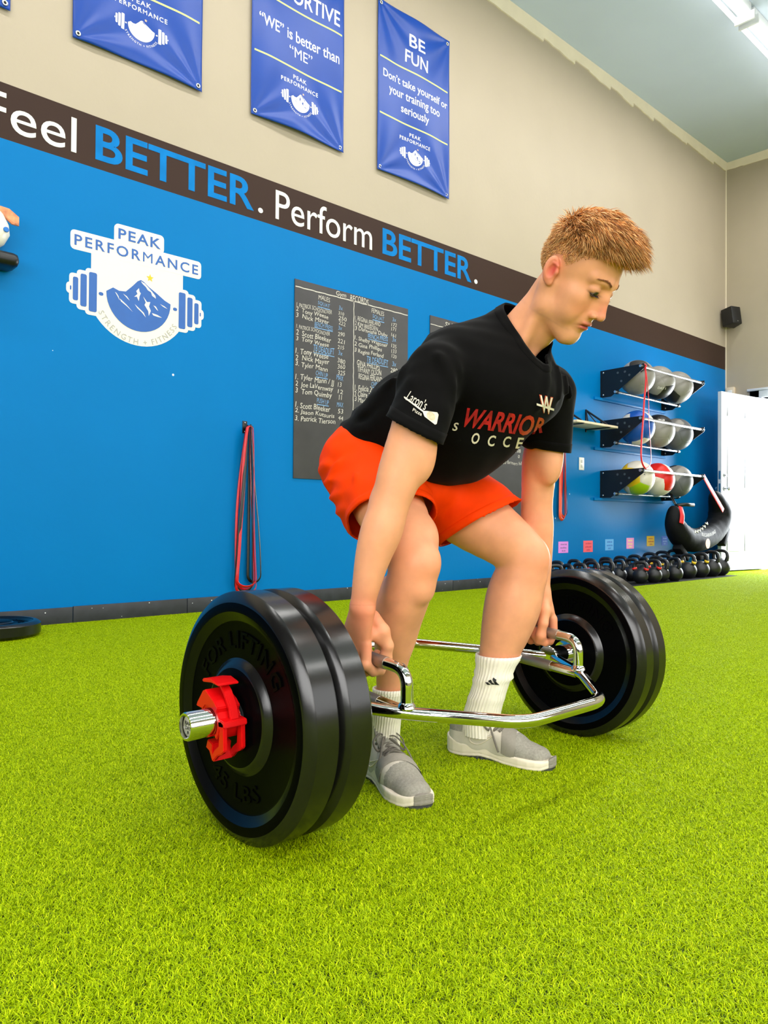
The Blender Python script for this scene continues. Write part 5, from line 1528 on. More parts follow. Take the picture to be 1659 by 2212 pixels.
# ================================================================== CLOTHES
def seg_dist(P, a, b):
    a = A3(*a); ab = A3(*b)-a; t = np.clip(((P-a)@ab)/float(ab@ab), 0, 1)
    return np.linalg.norm(P-a-t[:,None]*ab, axis=1), t
def folds(P, L):
    s = np.zeros(len(P), np.float32)
    for a, b, amp, w_ in L:
        d, t = seg_dist(P, a, b); s += amp*np.exp(-(d/w_)**2)*(np.sin(PI*np.clip(t,.04,.96))**.6)
    return s
def hem(P): return -((P[:,2]-.814)-.476*(P[:,1]+2.753))*.9        # >0 below the shirt hem
def armd(P, pts):
    return chain(P, [(p, r) for p, r in pts[:3]], .01, .2)
SH_FOLDS = [((1.16,-3.10,.98),(1.20,-2.95,.90),.006,.014),((1.14,-3.14,.93),(1.19,-3.00,.86),.007,.012),((1.16,-3.02,.83),(1.24,-2.84,.86),.007,.011),
  ((1.16,-3.00,.79),(1.22,-2.82,.83),.008,.011),((1.17,-2.98,.76),(1.24,-2.80,.80),.007,.010),((1.15,-3.08,.86),(1.18,-2.94,.80),-.006,.012),((1.22,-2.90,.90),(1.34,-2.80,.86),.006,.012),
  ((1.08,-3.29,.93),(1.13,-3.31,.83),.006,.012),((1.13,-3.32,.90),(1.20,-3.34,.80),.007,.013),((1.14,-3.30,.86),(1.22,-3.30,.74),-.006,.014),((1.05,-3.25,.86),(1.10,-3.30,.80),.005,.011),
  ((1.35,-3.37,.93),(1.33,-3.36,.80),.005,.010),((1.40,-3.36,.95),(1.40,-3.37,.82),.006,.009),((1.45,-3.34,.95),(1.47,-3.35,.82),.006,.009),((1.50,-3.32,.93),(1.54,-3.31,.80),.007,.010),((1.54,-3.29,.90),(1.60,-3.24,.82),.006,.010),
  ((1.10,-3.20,.97),(1.22,-3.16,1.01),.005,.012),((1.06,-3.22,.93),(1.07,-3.20,.84),.005,.014),((1.24,-3.10,.70),(1.36,-3.22,.74),.006,.014),((1.18,-3.06,.70),(1.24,-3.20,.76),.007,.013)]
def shirt_field(P):
    d = econe(P, (1.318,-2.890,.740), (1.320,-3.018,.836), (.162,.112), (.148,.100), (1,0,0))
    d = smin(d, econe(P, (1.320,-3.018,.836), (1.328,-3.170,.890), (.148,.100), (.168,.108), (1,0,0)), .03)
    d = smin(d, econe(P, (1.203,-3.228,.910), (1.465,-3.215,.912), (.064,.082), (.070,.088), (0,.8,.6)), .07)
    d = smin(d, econe(P, (1.25,-3.200,.945), (1.43,-3.195,.952), (.048,.048), (.050,.050), (0,1,0)), .05)     # upper back / trapezius
    d = smin(d, cone(P, (1.346,-3.262,.955), tuple(hw(0,-.006,-.080)), .066, .054), .035)
    for sx in (1.222, 1.450): d = smin(d, cone(P, (1.337,-3.272,1.004), (sx,-3.215,.930), .046, .056), .035)
    # cloth hanging from the chest to the front hem
    d = smin(d, ell(P, (1.325,-3.15,.800), (.150,.135,.110)), .06)
    d = smin(d, ell(P, (1.330,-3.095,.742), (.140,.095,.075)), .05)
    d = smin(d, ell(P, (1.335,-3.285,.875), (.150,.085,.095)), .05)
    for pts, sg, r0, r1 in ((ARM_R,-1,.062,.064),(ARM_L,1,.068,.062)):
        a, b = np.array(pts[0][0]), np.array(pts[1][0]); b2 = b+(b-a)*.35
        pl_ = (-((P[:,2]-.790)-.474*(P[:,1]+3.188)+.25*(P[:,0]-1.07))*.9 if sg < 0 else -((P[:,2]-.764)-.25*(P[:,1]+3.2)))
        s_ = cone(P, tuple(a+np.array([.006,-.010,.006]) if sg < 0 else a+np.array([.0,-.006,.010])), tuple(b2), r0, r1)
        s_ = smax(s_, pl_-.006, .002)
        d = smin(d, s_, .022)
    w_ = .0022*np.sin(P[:,0]*31+P[:,2]*22+1)*np.sin(P[:,1]*27-P[:,2]*19)+.0010*np.sin(P[:,0]*80+P[:,2]*50)*np.sin(P[:,1]*70+P[:,2]*64)
    return d-2.0*folds(P, SH_FOLDS)-w_
def shirt_cut(P):
    c = hem(P)
    ar = (P[:,0] < 1.150) & (P[:,2] < .90) & (armd(P, ARM_R) < .055)
    sl = -((P[:,2]-.790)-.474*(P[:,1]+3.188)+.25*(P[:,0]-1.07))*.9
    c = np.where(ar & (P[:,0] < 1.135), np.maximum(sl, -.5), c)
    al = (P[:,0] > 1.515) & (P[:,2] < .90) & (armd(P, ARM_L) < .055)
    sl2 = -((P[:,2]-.764)-.25*(P[:,1]+3.2))
    c = np.where(al, sl2, c)
    # neck opening: a tilted plane round the neck base, rising a little at both sides
    n_ = A3(0,-.84,.54); d0 = P-A3(1.338,-3.385,.884)
    nk = d0@n_-.008*np.minimum((d0[:,0]/.055)**2, 1.3)
    a0 = A3(1.346,-3.262,.955); ax_ = A3(*hw(0,-.006,-.080))-a0; ax_ /= np.linalg.norm(ax_)
    q = P-a0; rad = np.linalg.norm(q-(q@ax_)[:,None]*ax_, axis=1)
    return np.maximum(c, np.minimum(nk, .105-rad))
M_shirt = mat('black jersey', rgb(11,10,10), 0.85, spec=.06, var=.10, vscale=60, bump=.25, bscale=900, bdist=.0005, sheen=.04)
M_shorts = mat('red orange athletic cloth', rgb(246,62,0), 0.7, spec=.08, var=.06, vscale=20, bump=.2, bscale=1100, bdist=.0004)
def cloth(name, field, cut, lo, hi, h, m, thick=.0025, relax_it=2):
    V, F = extract(field, lo, hi, h)
    V = relax(V, F, relax_it, .5)
    V, F = cut_sheet(V, F, cut)
    o = q2mesh(name, V, F, m, man, PO)
    md = o.modifiers.new('thickness', 'SOLIDIFY'); md.thickness = thick; md.offset = -1
    return o, V, F
shirt, SV, SF = cloth('shirt', shirt_field, shirt_cut, (.95,-3.46,.55),(1.70,-2.70,1.14), .0045, M_shirt)
shirt['label'] = 'black crew neck T-shirt with red and white chest print'
# collar rib, sleeve hems, bottom hem: raised bands that follow the cut edges
def edge_loops(V, F):
    from collections import defaultdict
    cnt = defaultdict(int); dr = {}
    for f in F:
        for i in range(4):
            a, b = int(f[i]), int(f[(i+1)%4]); k = (min(a,b),max(a,b)); cnt[k] += 1; dr[k] = (a,b)
    nxt = {}
    for k, c in cnt.items():
        if c == 1: nxt[dr[k][0]] = dr[k][1]
    loops, seen = [], set()
    for s in list(nxt):
        if s in seen: continue
        L = [s]; seen.add(s); c = nxt.get(s)
        while c is not None and c != s and c not in seen: L.append(c); seen.add(c); c = nxt.get(c)
        if len(L) > 30: loops.append(L)
    return loops
def smooth_loop(P, it=12):
    for _ in range(it): P = .5*P+.25*(np.roll(P,1,0)+np.roll(P,-1,0))
    return P
def band_along(name, P, field, width, off, m, parent, inward, n=160):
    """strip of cloth along a closed edge: from the edge into the garment, lying on its surface"""
    P = smooth_loop(P, 6)
    L = np.concatenate([[0],np.cumsum(np.linalg.norm(np.roll(P,-1,0)-P,axis=1))]); Pc = np.concatenate([P,P[:1]])
    t = np.linspace(0, L[-1], n, endpoint=False); P = np.stack([np.interp(t, L, Pc[:,k]) for k in range(3)],1)
    P = smooth_loop(P, 3)
    def grad(Q):
        e = 1.5e-3; g = np.stack([field((Q+e*np.eye(3)[k]).astype(np.float32))-field((Q-e*np.eye(3)[k]).astype(np.float32)) for k in range(3)],1)
        return g/np.maximum(np.linalg.norm(g,axis=1),1e-9)[:,None]
    T = np.roll(P,-1,0)-np.roll(P,1,0); T /= np.linalg.norm(T,axis=1)[:,None]
    rows = []
    for j, (s, o_) in enumerate([(0,0),(0,off),(.33,off),(.66,off),(1,off),(1.03,0)]):
        Q = P+0
        g = grad(Q); b = np.cross(T, g)
        b *= np.sign((b*inward(P)).sum(1))[:,None]
        Q = P+b*width*s
        d = field(Q.astype(np.float32)); g = grad(Q); Q = Q-g*(d[:,None])+g*o_
        rows.append(Q)
    V = np.concatenate(rows); F = []
    for j in range(len(rows)-1):
        for i in range(n):
            k = (i+1)%n; F.append((j*n+i, j*n+k, (j+1)*n+k, (j+1)*n+i))
    o = mesh_obj(name, V-PO, F, m, parent, smooth=True)
    return o
for L in edge_loops(SV, SF):
    P = SV[L]; c = P.mean(0)
    if c[2] > .93: w_, nm, inw = .020, 'collar', (lambda Q: np.array([.0,.3,-1.0])+0*Q+(Q-c)*4)
    elif c[0] < 1.15: w_, nm, inw = .022, 'sleeve_hem', (lambda Q: np.array([0,0,1.0])+0*Q)
    elif c[0] > 1.50: w_, nm, inw = .022, 'sleeve_hem', (lambda Q: np.array([0,0,1.0])+0*Q)
    else: w_, nm, inw = .022, 'bottom_hem', (lambda Q: np.array([0,-.5,1.0])+0*Q)
    o = band_along(nm, P, shirt_field, w_, .0011, M_shirt, shirt, inw)

SHO_FOLDS = [((1.10,-2.95,.72),(1.17,-2.80,.70),.006,.011),((1.09,-2.98,.68),(1.16,-2.80,.665),.007,.010),((1.09,-3.00,.645),(1.17,-2.80,.62),.006,.010),((1.10,-3.00,.61),(1.18,-2.83,.585),.006,.009),((1.11,-2.98,.76),(1.14,-2.86,.62),.006,.010),
   ((1.10,-3.02,.70),(1.12,-3.06,.62),.006,.011),((1.15,-2.79,.76),(1.21,-2.76,.62),-.005,.012),((1.12,-3.05,.66),(1.16,-3.14,.63),.006,.010),((1.09,-2.93,.73),(1.12,-2.83,.735),.006,.007),
   ((1.36,-3.09,.60),(1.52,-3.10,.62),.006,.012),((1.38,-3.06,.56),(1.52,-3.06,.60),.005,.011),((1.42,-3.13,.645),(1.50,-3.00,.66),.006,.012),((1.30,-2.98,.60),(1.40,-3.02,.56),.006,.012)]
def shorts_field(P):
    d = ell(P, (1.316,-2.900,.738), (.168,.112,.116))
    d = smin(d, ell(P, (1.245,-2.866,.712), (.090,.084,.098)), .04)
    d = smin(d, ell(P, (1.390,-2.860,.712), (.092,.086,.098)), .04)
    r = econe(P, (1.232,-2.938,.700), (1.160,-3.130,.535), (.102,.092), (.090,.084), (1,0,0))
    l = econe(P, (1.415,-2.915,.695), (1.500,-3.140,.545), (.112,.105), (.104,.092), (1,0,0))
    r = smin(r, ell(P, (1.202,-2.972,.610), (.080,.070,.080)), .03)
    l = smin(l, ell(P, (1.430,-2.985,.610), (.085,.080,.070)), .03)
    d = smin(d, smin(r, l, .035), .045)
    d = smin(d, ell(P, (1.322,-3.02,.665), (.110,.085,.070)), .05)
    for pts in (LEG_R, LEG_L):
        for a_, b_ in ((0,1),(1,2)):
            d = smin(d, cone(P, pts[a_][0], pts[b_][0], pts[a_][1]+.017, pts[b_][1]+.019), .02)
    w_ = .0022*np.sin(P[:,2]*48+P[:,1]*20+1)*np.sin(P[:,0]*33-P[:,1]*21)+.0012*np.sin(P[:,2]*110+P[:,0]*40)*np.sin(P[:,1]*60+1)
    return d-1.6*folds(P, SHO_FOLDS)-1.2*w_
def shorts_cut(P):
    top = (P[:,2]-.885)-.476*(P[:,1]+2.753)
    r = (P-A3(1.185,-3.02,.563))@A3(-.25,-.42,-.87); l = (P-A3(1.425,-3.10,.575))@A3(.25,-.45,-.86)
    m = P[:,0]-(1.305)
    return np.maximum(top*.9, np.where(m < 0, r, l))
shorts, HV, HF = cloth('shorts', shorts_field, shorts_cut, (1.03,-3.30,.44),(1.66,-2.64,.92), .0045, M_shorts, .003)
shorts['label'] = 'red orange athletic shorts'
for L in edge_loops(HV, HF):
    P = HV[L]; c = P.mean(0)
    if c[2] > .70: continue
    inw = lambda Q: np.array([0,.4,1.0])+0*Q
    band_along('leg_hem', P, shorts_field, .020, .0010, M_shorts, shorts, inw, 140)

# ------------------------------------------------ socks: ribbed tubes round the ankles
M_sock = mat('cream ribbed cotton', rgb(246,238,222), .85, spec=.2, var=.05, vscale=50, sheen=.2)
def sock(pts, ztop, slouch, label=None):
    pp = resample(pts[3:]+[(tuple(np.array(pts[-1][0])-np.array([0,0,.050])), pts[-1][1]+.002)], 8); P = np.array([p for p,_ in pp]); R_ = np.array([r for _,r in pp])
    ok = P[:,2] < ztop; P, R_ = P[ok][::-1], R_[ok][::-1]           # from ankle up
    n = 144; V = []
    for i in range(len(P)):
        a = np.arange(n)*2*PI/n; u = i/(len(P)-1)
        rib = .0009*np.where((np.arange(n)//2)%2 == 0, 1, -1)
        z = P[i,2]
        wr = sum(.0032*np.exp(-((z-z0-.006*np.sin(a+ph))/.0035)**2) for z0, ph in slouch)
        rr = R_[i]*1.0+.0055+rib+wr+.002*(u > .9)
        V.append(np.stack([P[i,0]+rr*np.cos(a), P[i,1]+rr*np.sin(a)*1.06, np.full(n, z)],1))
    k = len(V)
    V.append(V[-1]+0); c = V[-1].mean(0); V[-1] = c+(V[-1]-c)*.93
    V.append(V[-1]-np.array([0,0,.012]))
    V = np.concatenate(V); F = []
    for i in range(k+1):
        for j in range(n):
            b = (j+1)%n; F.append((i*n+j, i*n+b, (i+1)*n+b, (i+1)*n+j))
    return mesh_obj('sock', V-PO, F, M_sock, man, smooth=True)
sock_r = sock(ARM_R and LEG_R, .214, [(.15,0),(.185,2)])
sock_l = sock(LEG_L, .262, [(.205,.5),(.195,2.2),(.15,1.0)])

# ------------------------------------------------ shoes
M_mesh = mat('grey knit upper', rgb(150,146,134), .8, spec=.25, var=.14, vscale=220, bump=.7, bscale=700, bdist=.0010)
M_pale = mat('pale grey upper', rgb(206,198,182), .6, spec=.3, var=.05, vscale=40, bump=.3, bscale=700, bdist=.0006)
M_strap2 = mat('grey strap cloth', rgb(142,136,124), .7, var=.05, vscale=200, bump=.3, bscale=1200, bdist=.0004)
M_sole = mat('cream foam sole', rgb(236,224,202), .5, spec=.35, var=.03, vscale=60)
M_out = mat('dark outsole', rgb(58,58,60), .6, var=.2, vscale=100)
M_lace = mat('grey lace', rgb(104,98,88), .8, var=.2, vscale=300)
SHOES = []
def shoe(heel, toe, foot, lab):
    """local frame: x to the inner side of the foot (towards the other foot), y heel->toe, z up"""
    heel = np.array(heel+(0.0,)); toe = np.array(toe+(0.0,)); d = toe-heel; L = np.linalg.norm(d); fy = d/L
    fx = np.array([fy[1],-fy[0],0]); 
    if foot == 'R': fx = fx if fx[0] > 0 else -fx
    else: fx = fx if fx[0] < 0 else -fx
    W = lambda Q: heel+Q[:,[0]]*fx+Q[:,[1]]*fy+Q[:,[2]]*np.array([0,0,1.0])
    sc = L/.285
    def foot_w(y):
        yy = np.clip(y/L, 0.0, 1.0)
        w_ = np.interp(yy, [0,.01,.03,.06,.10,.2,.32,.45,.6,.72,.80,.86,.91,.95,.975,.99,1.0], [0,.010,.018,.025,.030,.034,.034,.035,.042,.0475,.0465,.042,.035,.0265,.018,.011,0])
        c = np.interp(yy, [0,.2,.45,.7,.85,1.0], [0,.000,-.002,.0,.004,.010])
        return w_*sc, c
    def plan(Q):
        w_, c = foot_w(Q[:,1]); x = np.abs(Q[:,0]-c)-w_
        return x*.85
    def top(y, x):
        yy = y/L
        return np.interp(yy, [0,.06,.18,.30,.40,.50,.62,.80,.93,1.0], [.050,.046,.036,.040,.048,.040,.029,.026,.026,.034])
    def bot(y):
        yy = y/L
        return np.interp(yy, [0,.05,.15,.25,.36,.48,.60,.90,1.0], [.010,.004,.003,.006,.010,.007,.003,.003,.014])
    def sole(Q):
        d = smax(plan(Q), Q[:,2]-top(Q[:,1],Q[:,0]), .006); d = smax(d, bot(Q[:,1])-Q[:,2], .003)
        d = smax(d, Q[:,1]-L, .003); d = smax(d, -Q[:,1], .003)
        groove = .0012*np.exp(-((Q[:,2]-bot(Q[:,1])-.007)/.0012)**2)
        return d+groove
    def outs(Q):
        d = smax(plan(Q)+.002, Q[:,2]-(bot(Q[:,1])+np.interp(Q[:,1]/L,[0,.2,.3,.4,.5,.6,1],[.004,.005,.014,.018,.012,.005,.003])), .002)
        rib = .0012*np.sin(Q[:,1]*520)*np.exp(-((Q[:,1]/L-.38)/.14)**4)
        d = smax(d, -Q[:,2]+.0005+0*Q[:,1], .001); d = smax(d, Q[:,1]-L+.006, .002); d = smax(d, .006-Q[:,1], .002)
        return d+rib
    def upper(Q):
        d = smin(cone(Q, (0,.040,.036), (0,.036,.076), .034, .027), cone(Q, (0,.085,.040), (0,.072,.080), .036, .026), .03)
        d = smin(d, cone(Q, (-.001,.105,.048), (0,.165,.036), .038, .036), .03)
        d = smin(d, econe(Q, (0,.165,.034), (.004,.240,.026), (.044,.036), (.036,.024), (1,0,0)), .03)
        d = smax(d, plan(Q)-.0015, .010)
        d = smax(d, .02-Q[:,2], .004)
        # collar opening
        d = smax(d, Q[:,2]-(.086+.010*np.clip((Q[:,1]-.05)/.04,-1,1.2)+.010*np.exp(-((Q[:,1]-.012)/.012)**2)), .006)
        d = smax(d, -ell(Q, (0,.052,.105), (.024,.036,.050)), .004)
        # crease lines in the toe box
        d = d+.0009*np.sin(Q[:,1]*160+Q[:,0]*60)*np.exp(-((Q[:,1]-.212)/.018)**2)
        return d
    e = bpy.data.objects.new('shoe', None); COL.objects.link(e); e.parent = man; e['label'] = lab
    org = PO
    def ext(name, f, lo, hi, h, m, midx=None, cutf=None, rl=1):
        V, F = extract(f, lo, hi, h); V = relax(V, F, rl, .4)
        if cutf is not None: V, F = cut_sheet(V, F, cutf)
        mi = midx(V[F].mean(1)) if midx is not None else None
        if np.linalg.det(np.array([fx, fy, [0,0,1.0]])) < 0: F = F[:,::-1].copy()
        o = q2mesh(name, W(V), F, m, e, org, midx=mi); return o, V, F
    bb = ((-.062,-.01,-.003),(.062,L+.012,.118))
    ext('sole', sole, bb[0], (.062,L+.012,.06), .0020, M_sole)
    ext('outsole', outs, bb[0], (.062,L+.012,.04), .0020, M_out)
    up, UV, UF = ext('upper', upper, bb[0], bb[1], .0020, [M_pale, M_mesh], lambda c: ((c[:,1] > .188)|((c[:,1] < .165)&(np.abs(c[:,0]) < .020)&(c[:,2] > .06))|((c[:,1]<.055)&(c[:,2]>.062))).astype(int))
    st = lambda Q: upper(Q)-.0016
    def stcut(Q):
        a = Q[:,1]-(.186+.012*(Q[:,0]/.04)-.2*np.clip(.045-Q[:,2],0,.03)); b = (.150+.012*(Q[:,0]/.04)-.1*np.clip(.045-Q[:,2],0,.03))-Q[:,1]
        return np.maximum(np.maximum(a, b), top(Q[:,1],Q[:,0])-.004-Q[:,2])
    ext('strap', st, bb[0], bb[1], .0020, M_strap2, cutf=stcut)
    # ribbed rubber toe bumper
    tp = lambda Q: smax(sole(Q)-.0012+.0006*np.sin(Q[:,2]*1400), np.maximum(L-.020-Q[:,1], Q[:,2]-.040), .001)
    def toecap(Q):
        d = smin(sole(Q), smax(upper(Q), Q[:,2]-.034, .008), .006)-.0011+.0007*np.sin(Q[:,2]*1500)
        d = smax(d, (L-.016+.010*(np.abs(Q[:,0]-.010)/.03)**2)-Q[:,1], .0015); return smax(d, .006-Q[:,2], .002)
    ext('toe_bumper', toecap, (-.05,L-.04,0), (.06,L+.012,.06), .0015, M_strap2)
    # tongue
    V, F = tube_vf(bez([(0,.128,.078),(0,.104,.094),(0,.090,.112),(0,.084,.124)],5), .02, 20, flat=(.0055,.024), up=(0,1,.6))
    mesh_obj('tongue', W(V)-org, F, M_mesh, e, smooth=True)
    # laces: rows across the throat plus a bow
    bm_pts = BVHTree.FromPolygons([tuple(v) for v in UV], [tuple(int(i) for i in f) for f in UF])
    def sit(x, y, off=.003):
        h = bm_pts.ray_cast(Vector((x,y,.2)), Vector((0,0,-1)))
        z = h[0][2] if h[0] is not None else .08
        return (x, y, z+off)
    rows = []
    for i in range(5):
        y = .150-.013*i; s = 1 if i%2 else -1
        rows.append([sit(-.024,y,.0015),(sit(-.012,y+.003*s))[:2]+(sit(-.012,y)[2]+.001,),sit(0,y+.001,.0045),sit(.012,y-.003*s,.003),sit(.024,y,.0015)])
        if i < 4: rows.append([sit(-.022,y,.002),sit(0,y-.0065,.006),sit(.022,y-.013,.002)])
    for r_ in rows:
        V, F = tube_vf(bez(r_,5), .002, 6, flat=(.0012,.0032), up=(0,0,1)); mesh_obj('lace', W(V)-org, F, M_lace, e, smooth=True)
    k0 = np.array([0,.098,.101])
    bows = [[k0,k0+(-.018,.006,.010),k0+(-.036,.016,-.004),k0+(-.030,.030,-.020),k0+(-.012,.018,-.006),k0], [k0,k0+(.018,.004,.010),k0+(.036,.012,-.006),k0+(.032,.028,-.024),k0+(.012,.016,-.006),k0],
            [k0,k0+(.016,.016,.004),k0+(.034,.034,-.018),k0+(.046,.052,-.050),k0+(.047,.060,-.068)],[k0,k0+(-.014,.018,.002),k0+(-.028,.040,-.022),k0+(-.040,.050,-.050)]]
    for b in bows:
        V, F = tube_vf(bez(b,7), .002, 7, flat=(.0014,.0026), up=(0,0,1)); mesh_obj('lace', W(V)-org, F, M_lace, e, smooth=True)
    # curved tick outline on the sides, lying on the upper
    for sgn in (-1,1):
        tick = [(.150,.070),(.128,.052),(.110,.044),(.094,.046),(.088,.054),(.094,.060),(.106,.0545),(.126,.060),(.150,.070)]
        P = []
        for (y,z) in bez([(a,b) for a,b in [(t[0],t[1]) for t in tick]] if False else [(a,b,0) for a,b in tick],6)[:,:2]:
            h = bm_pts.ray_cast(Vector((sgn*.12,y-.012,z-.004)), Vector((-sgn,0,0)))
            if h[0] is not None: P.append((h[0][0]+sgn*.0006, y-.012, z-.004))
        if len(P) > 8:
            V, F = tube_vf(P, .0011, 6); mesh_obj('side_mark', W(V)-org, F, M_sole, e, smooth=True)
    SHOES.append(e)
shoe((1.195,-2.980),(1.098,-3.247),'R','grey and cream training shoe on his right foot')
shoe((1.442,-3.002),(1.520,-3.278),'L','grey and cream training shoe on his left foot, turned outwards')
# ================================================================== HAIR, BROWS, LASHES, NECKLACE
M_hair = mat('ginger hair', rgb(218,150,84), .5, spec=.35, var=.35, vscale=55, detail=5)
M_hair2 = mat('light ginger hair', rgb(244,192,128), .5, spec=.35, var=.25, vscale=70)
M_hair3 = mat('dark ginger hair', rgb(140,88,50), .5, spec=.35, var=.35, vscale=70)
def hair():
    rs = np.random.default_rng(21)
    # candidate roots in head space: directions on the skull, projected on the head surface
    n0 = 60000
    d = rs.normal(size=(n0,3)); d /= np.linalg.norm(d,axis=1)[:,None]
    c = np.array([0,-.006,.030])
    r = np.full(n0, .05)
    P = c+d*r[:,None]
    for _ in range(14):
        W = HC+HS*(P@HR); f = head_field(W.astype(np.float32))/HS; r = r-f*.9; P = c+d*r[:,None]
    ax = np.abs(P[:,0]); y, z = P[:,1], P[:,2]
    # hairline: forehead edge on top front, temple, above the ear, nape
    hl = np.interp(y, [-.10,-.075,-.045,-.02,.0,.02,.04,.055,.070,.09], [-.040,-.036,-.022,.026,.034,.020,.040,.052,.064,.078])
    edge = z-hl
    ok = (edge > 0) & (y < .085)
    P, d, edge = P[ok], d[ok], edge[ok]; n = len(P)
    ax, y, z = np.abs(P[:,0]), P[:,1], P[:,2]
    topf = np.clip((z-.062)/.035, 0, 1)*np.clip((y+.085)/.06, 0, 1)             # long zone on top
    L = .004+.010*np.clip(edge/.05,0,1)+.042*topf+.010*topf*np.clip((y-.0)/.06,0,1)
    L *= rs.uniform(.7,1.15,n)
    # growth direction
    out = d
    fwd = np.array([0,1.0,0]); up = np.array([0,0,1.0]); side = np.sign(P[:,0])[:,None]*np.array([1.0,0,0])
    g = out*(.55+.2*topf)[:,None]+fwd*(.15+.95*topf)[:,None]+up*(.0+.20*topf)[:,None]+np.array([0,-.15,-.75])*(1-topf)[:,None]+side*(.15*topf)[:,None]
    ph = np.sin(P[:,0]*130+y*70)*np.cos(y*110+z*90+1)
    g = g+rs.normal(size=(n,3))*.20+np.stack([ph*.35, 0*ph, np.cos(P[:,0]*95-y*120)*.25],1)*(.3+.7*topf)[:,None]
    g /= np.linalg.norm(g,axis=1)[:,None]
    keep = rs.uniform(size=n) < np.clip(.55+.45*topf, 0, 1)
    P, g, L, d, topf = P[keep], g[keep], L[keep], d[keep], topf[keep]; n = len(P)
    print('hair strands', n)
    seg = 4; t = np.linspace(0,1,seg+1)
    droop = np.array([0,.25,-1.0])*(.35)
    C = np.zeros((n,seg+1,3))
    for k, u in enumerate(t):
        C[:,k] = P-d*.001+g*(L*u)[:,None]+droop*((L*u*u)*(.35+.9*topf))[:,None]
    w_ = (rs.uniform(.00035,.00075,n)*(1+.8*topf))[:,None]
    a = np.cross(g, d+.3*rs.normal(size=(n,3))); a /= np.linalg.norm(a,axis=1)[:,None]
    b = np.cross(g, a)
    prof = np.array([1,1,.9,.65,.12])
    V = np.zeros((n,seg+1,3,3))
    for j in range(3):
        an = 2*PI*j/3; V[:,:,j] = C+(a*math.cos(an)+b*math.sin(an))[:,None,:]*(w_*prof)[:,:,None]
    V = V.reshape(-1,3); V = HC+HS*(V@HR)
    base = (np.arange(n)*(seg+1)*3)[:,None]; F = []
    for k in range(seg):
        for j in range(3):
            m = (j+1)%3; F.append(base+np.array([k*3+j,k*3+m,(k+1)*3+m,(k+1)*3+j]))
    F = np.stack(F,1).reshape(-1,4)
    mi = np.repeat(rs.choice([0,0,1,1,2], n), seg*3)
    o = q2mesh('hair', V, F, [M_hair,M_hair2,M_hair3], man, PO, midx=mi); o['kind'] = 'stuff'; o['label'] = 'short tousled ginger hair, longer on top'
    # brows
    VV = []; n = 0
    for sg in (-1,1):
        for i in range(170):
            u = rs.uniform(); x = sg*(.012+.036*u); zz = .0215+.0065*math.sin(min(u*1.25,1)*PI*.75)+rs.normal()*.0014*(1-.5*u)
            y0 = .11; Pb = np.array([x, y0, zz])
            for _ in range(12):
                f = float(head_field((HC+HS*(Pb@HR))[None].astype(np.float32))[0])/HS; Pb[1] -= f*.8
            dr = np.array([sg*(.75), -.25, .35*(1-1.8*u)]); dr /= np.linalg.norm(dr)
            l_ = rs.uniform(.004,.007); q = [Pb, Pb+dr*l_*.5+np.array([0,.0012,0]), Pb+dr*l_+np.array([0,.0008,0])]
            VV.append(tube_vf(q, .00022, 3, radii=[.00024,.00022,.0001]))
    V, F, _ = join_vf(VV); o = mesh_obj('eyebrows', HC+HS*(V@HR)-PO, F, M_hair3, man, smooth=True); o['kind'] = 'stuff'
    VV = []
    for sg in (-1,1):
        for i in range(34):
            u = i/33; x = sg*(.0205+.023*u); zz = -.0045+4.0*(abs(x)-.0315)**2; Pb = np.array([x,.11,zz])
            for _ in range(12):
                f = float(head_field((HC+HS*(Pb@HR))[None].astype(np.float32))[0])/HS; Pb[1] -= f*.8
            dr = np.array([sg*(u-.4)*.7, 1.0, -.55]); dr /= np.linalg.norm(dr)
            VV.append(tube_vf([Pb-dr*.001, Pb+dr*.004, Pb+dr*.0075+np.array([0,0,.0012])], .0003, 3, radii=[.0004,.0003,.0001]))
    V, F, _ = join_vf(VV); mesh_obj('eyelashes', HC+HS*(V@HR)-PO, F, mat('dark lashes', rgb(50,32,24), .6), man, smooth=True)['kind'] = 'stuff'
hair()
def eyes():
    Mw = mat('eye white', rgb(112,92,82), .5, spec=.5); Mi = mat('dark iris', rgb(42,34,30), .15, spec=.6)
    for sg in (-1,1):
        c = np.array([sg*.0315,.0775,.0005]); dr = np.array([0,.90,-.43]); 
        V, F = lathe_vf([(0.0122*math.cos(t), 0.0122*math.sin(t)) for t in np.linspace(0,PI,22)], 'Y', 28)
        a = math.atan2(.43,.9); R_ = np.array([[1,0,0],[0,math.cos(a),-math.sin(a)],[0,math.sin(a),math.cos(a)]])
        cen = np.array([V[list(f)].mean(0) for f in F]); mi = (cen[:,1] > .0122*math.cos(.80)).astype(int)
        Vr = V@R_+c
        mesh_obj('eye', HC+HS*(Vr@HR)-PO, F, [Mw,Mi], man, smooth=True, midx=mi)
eyes()
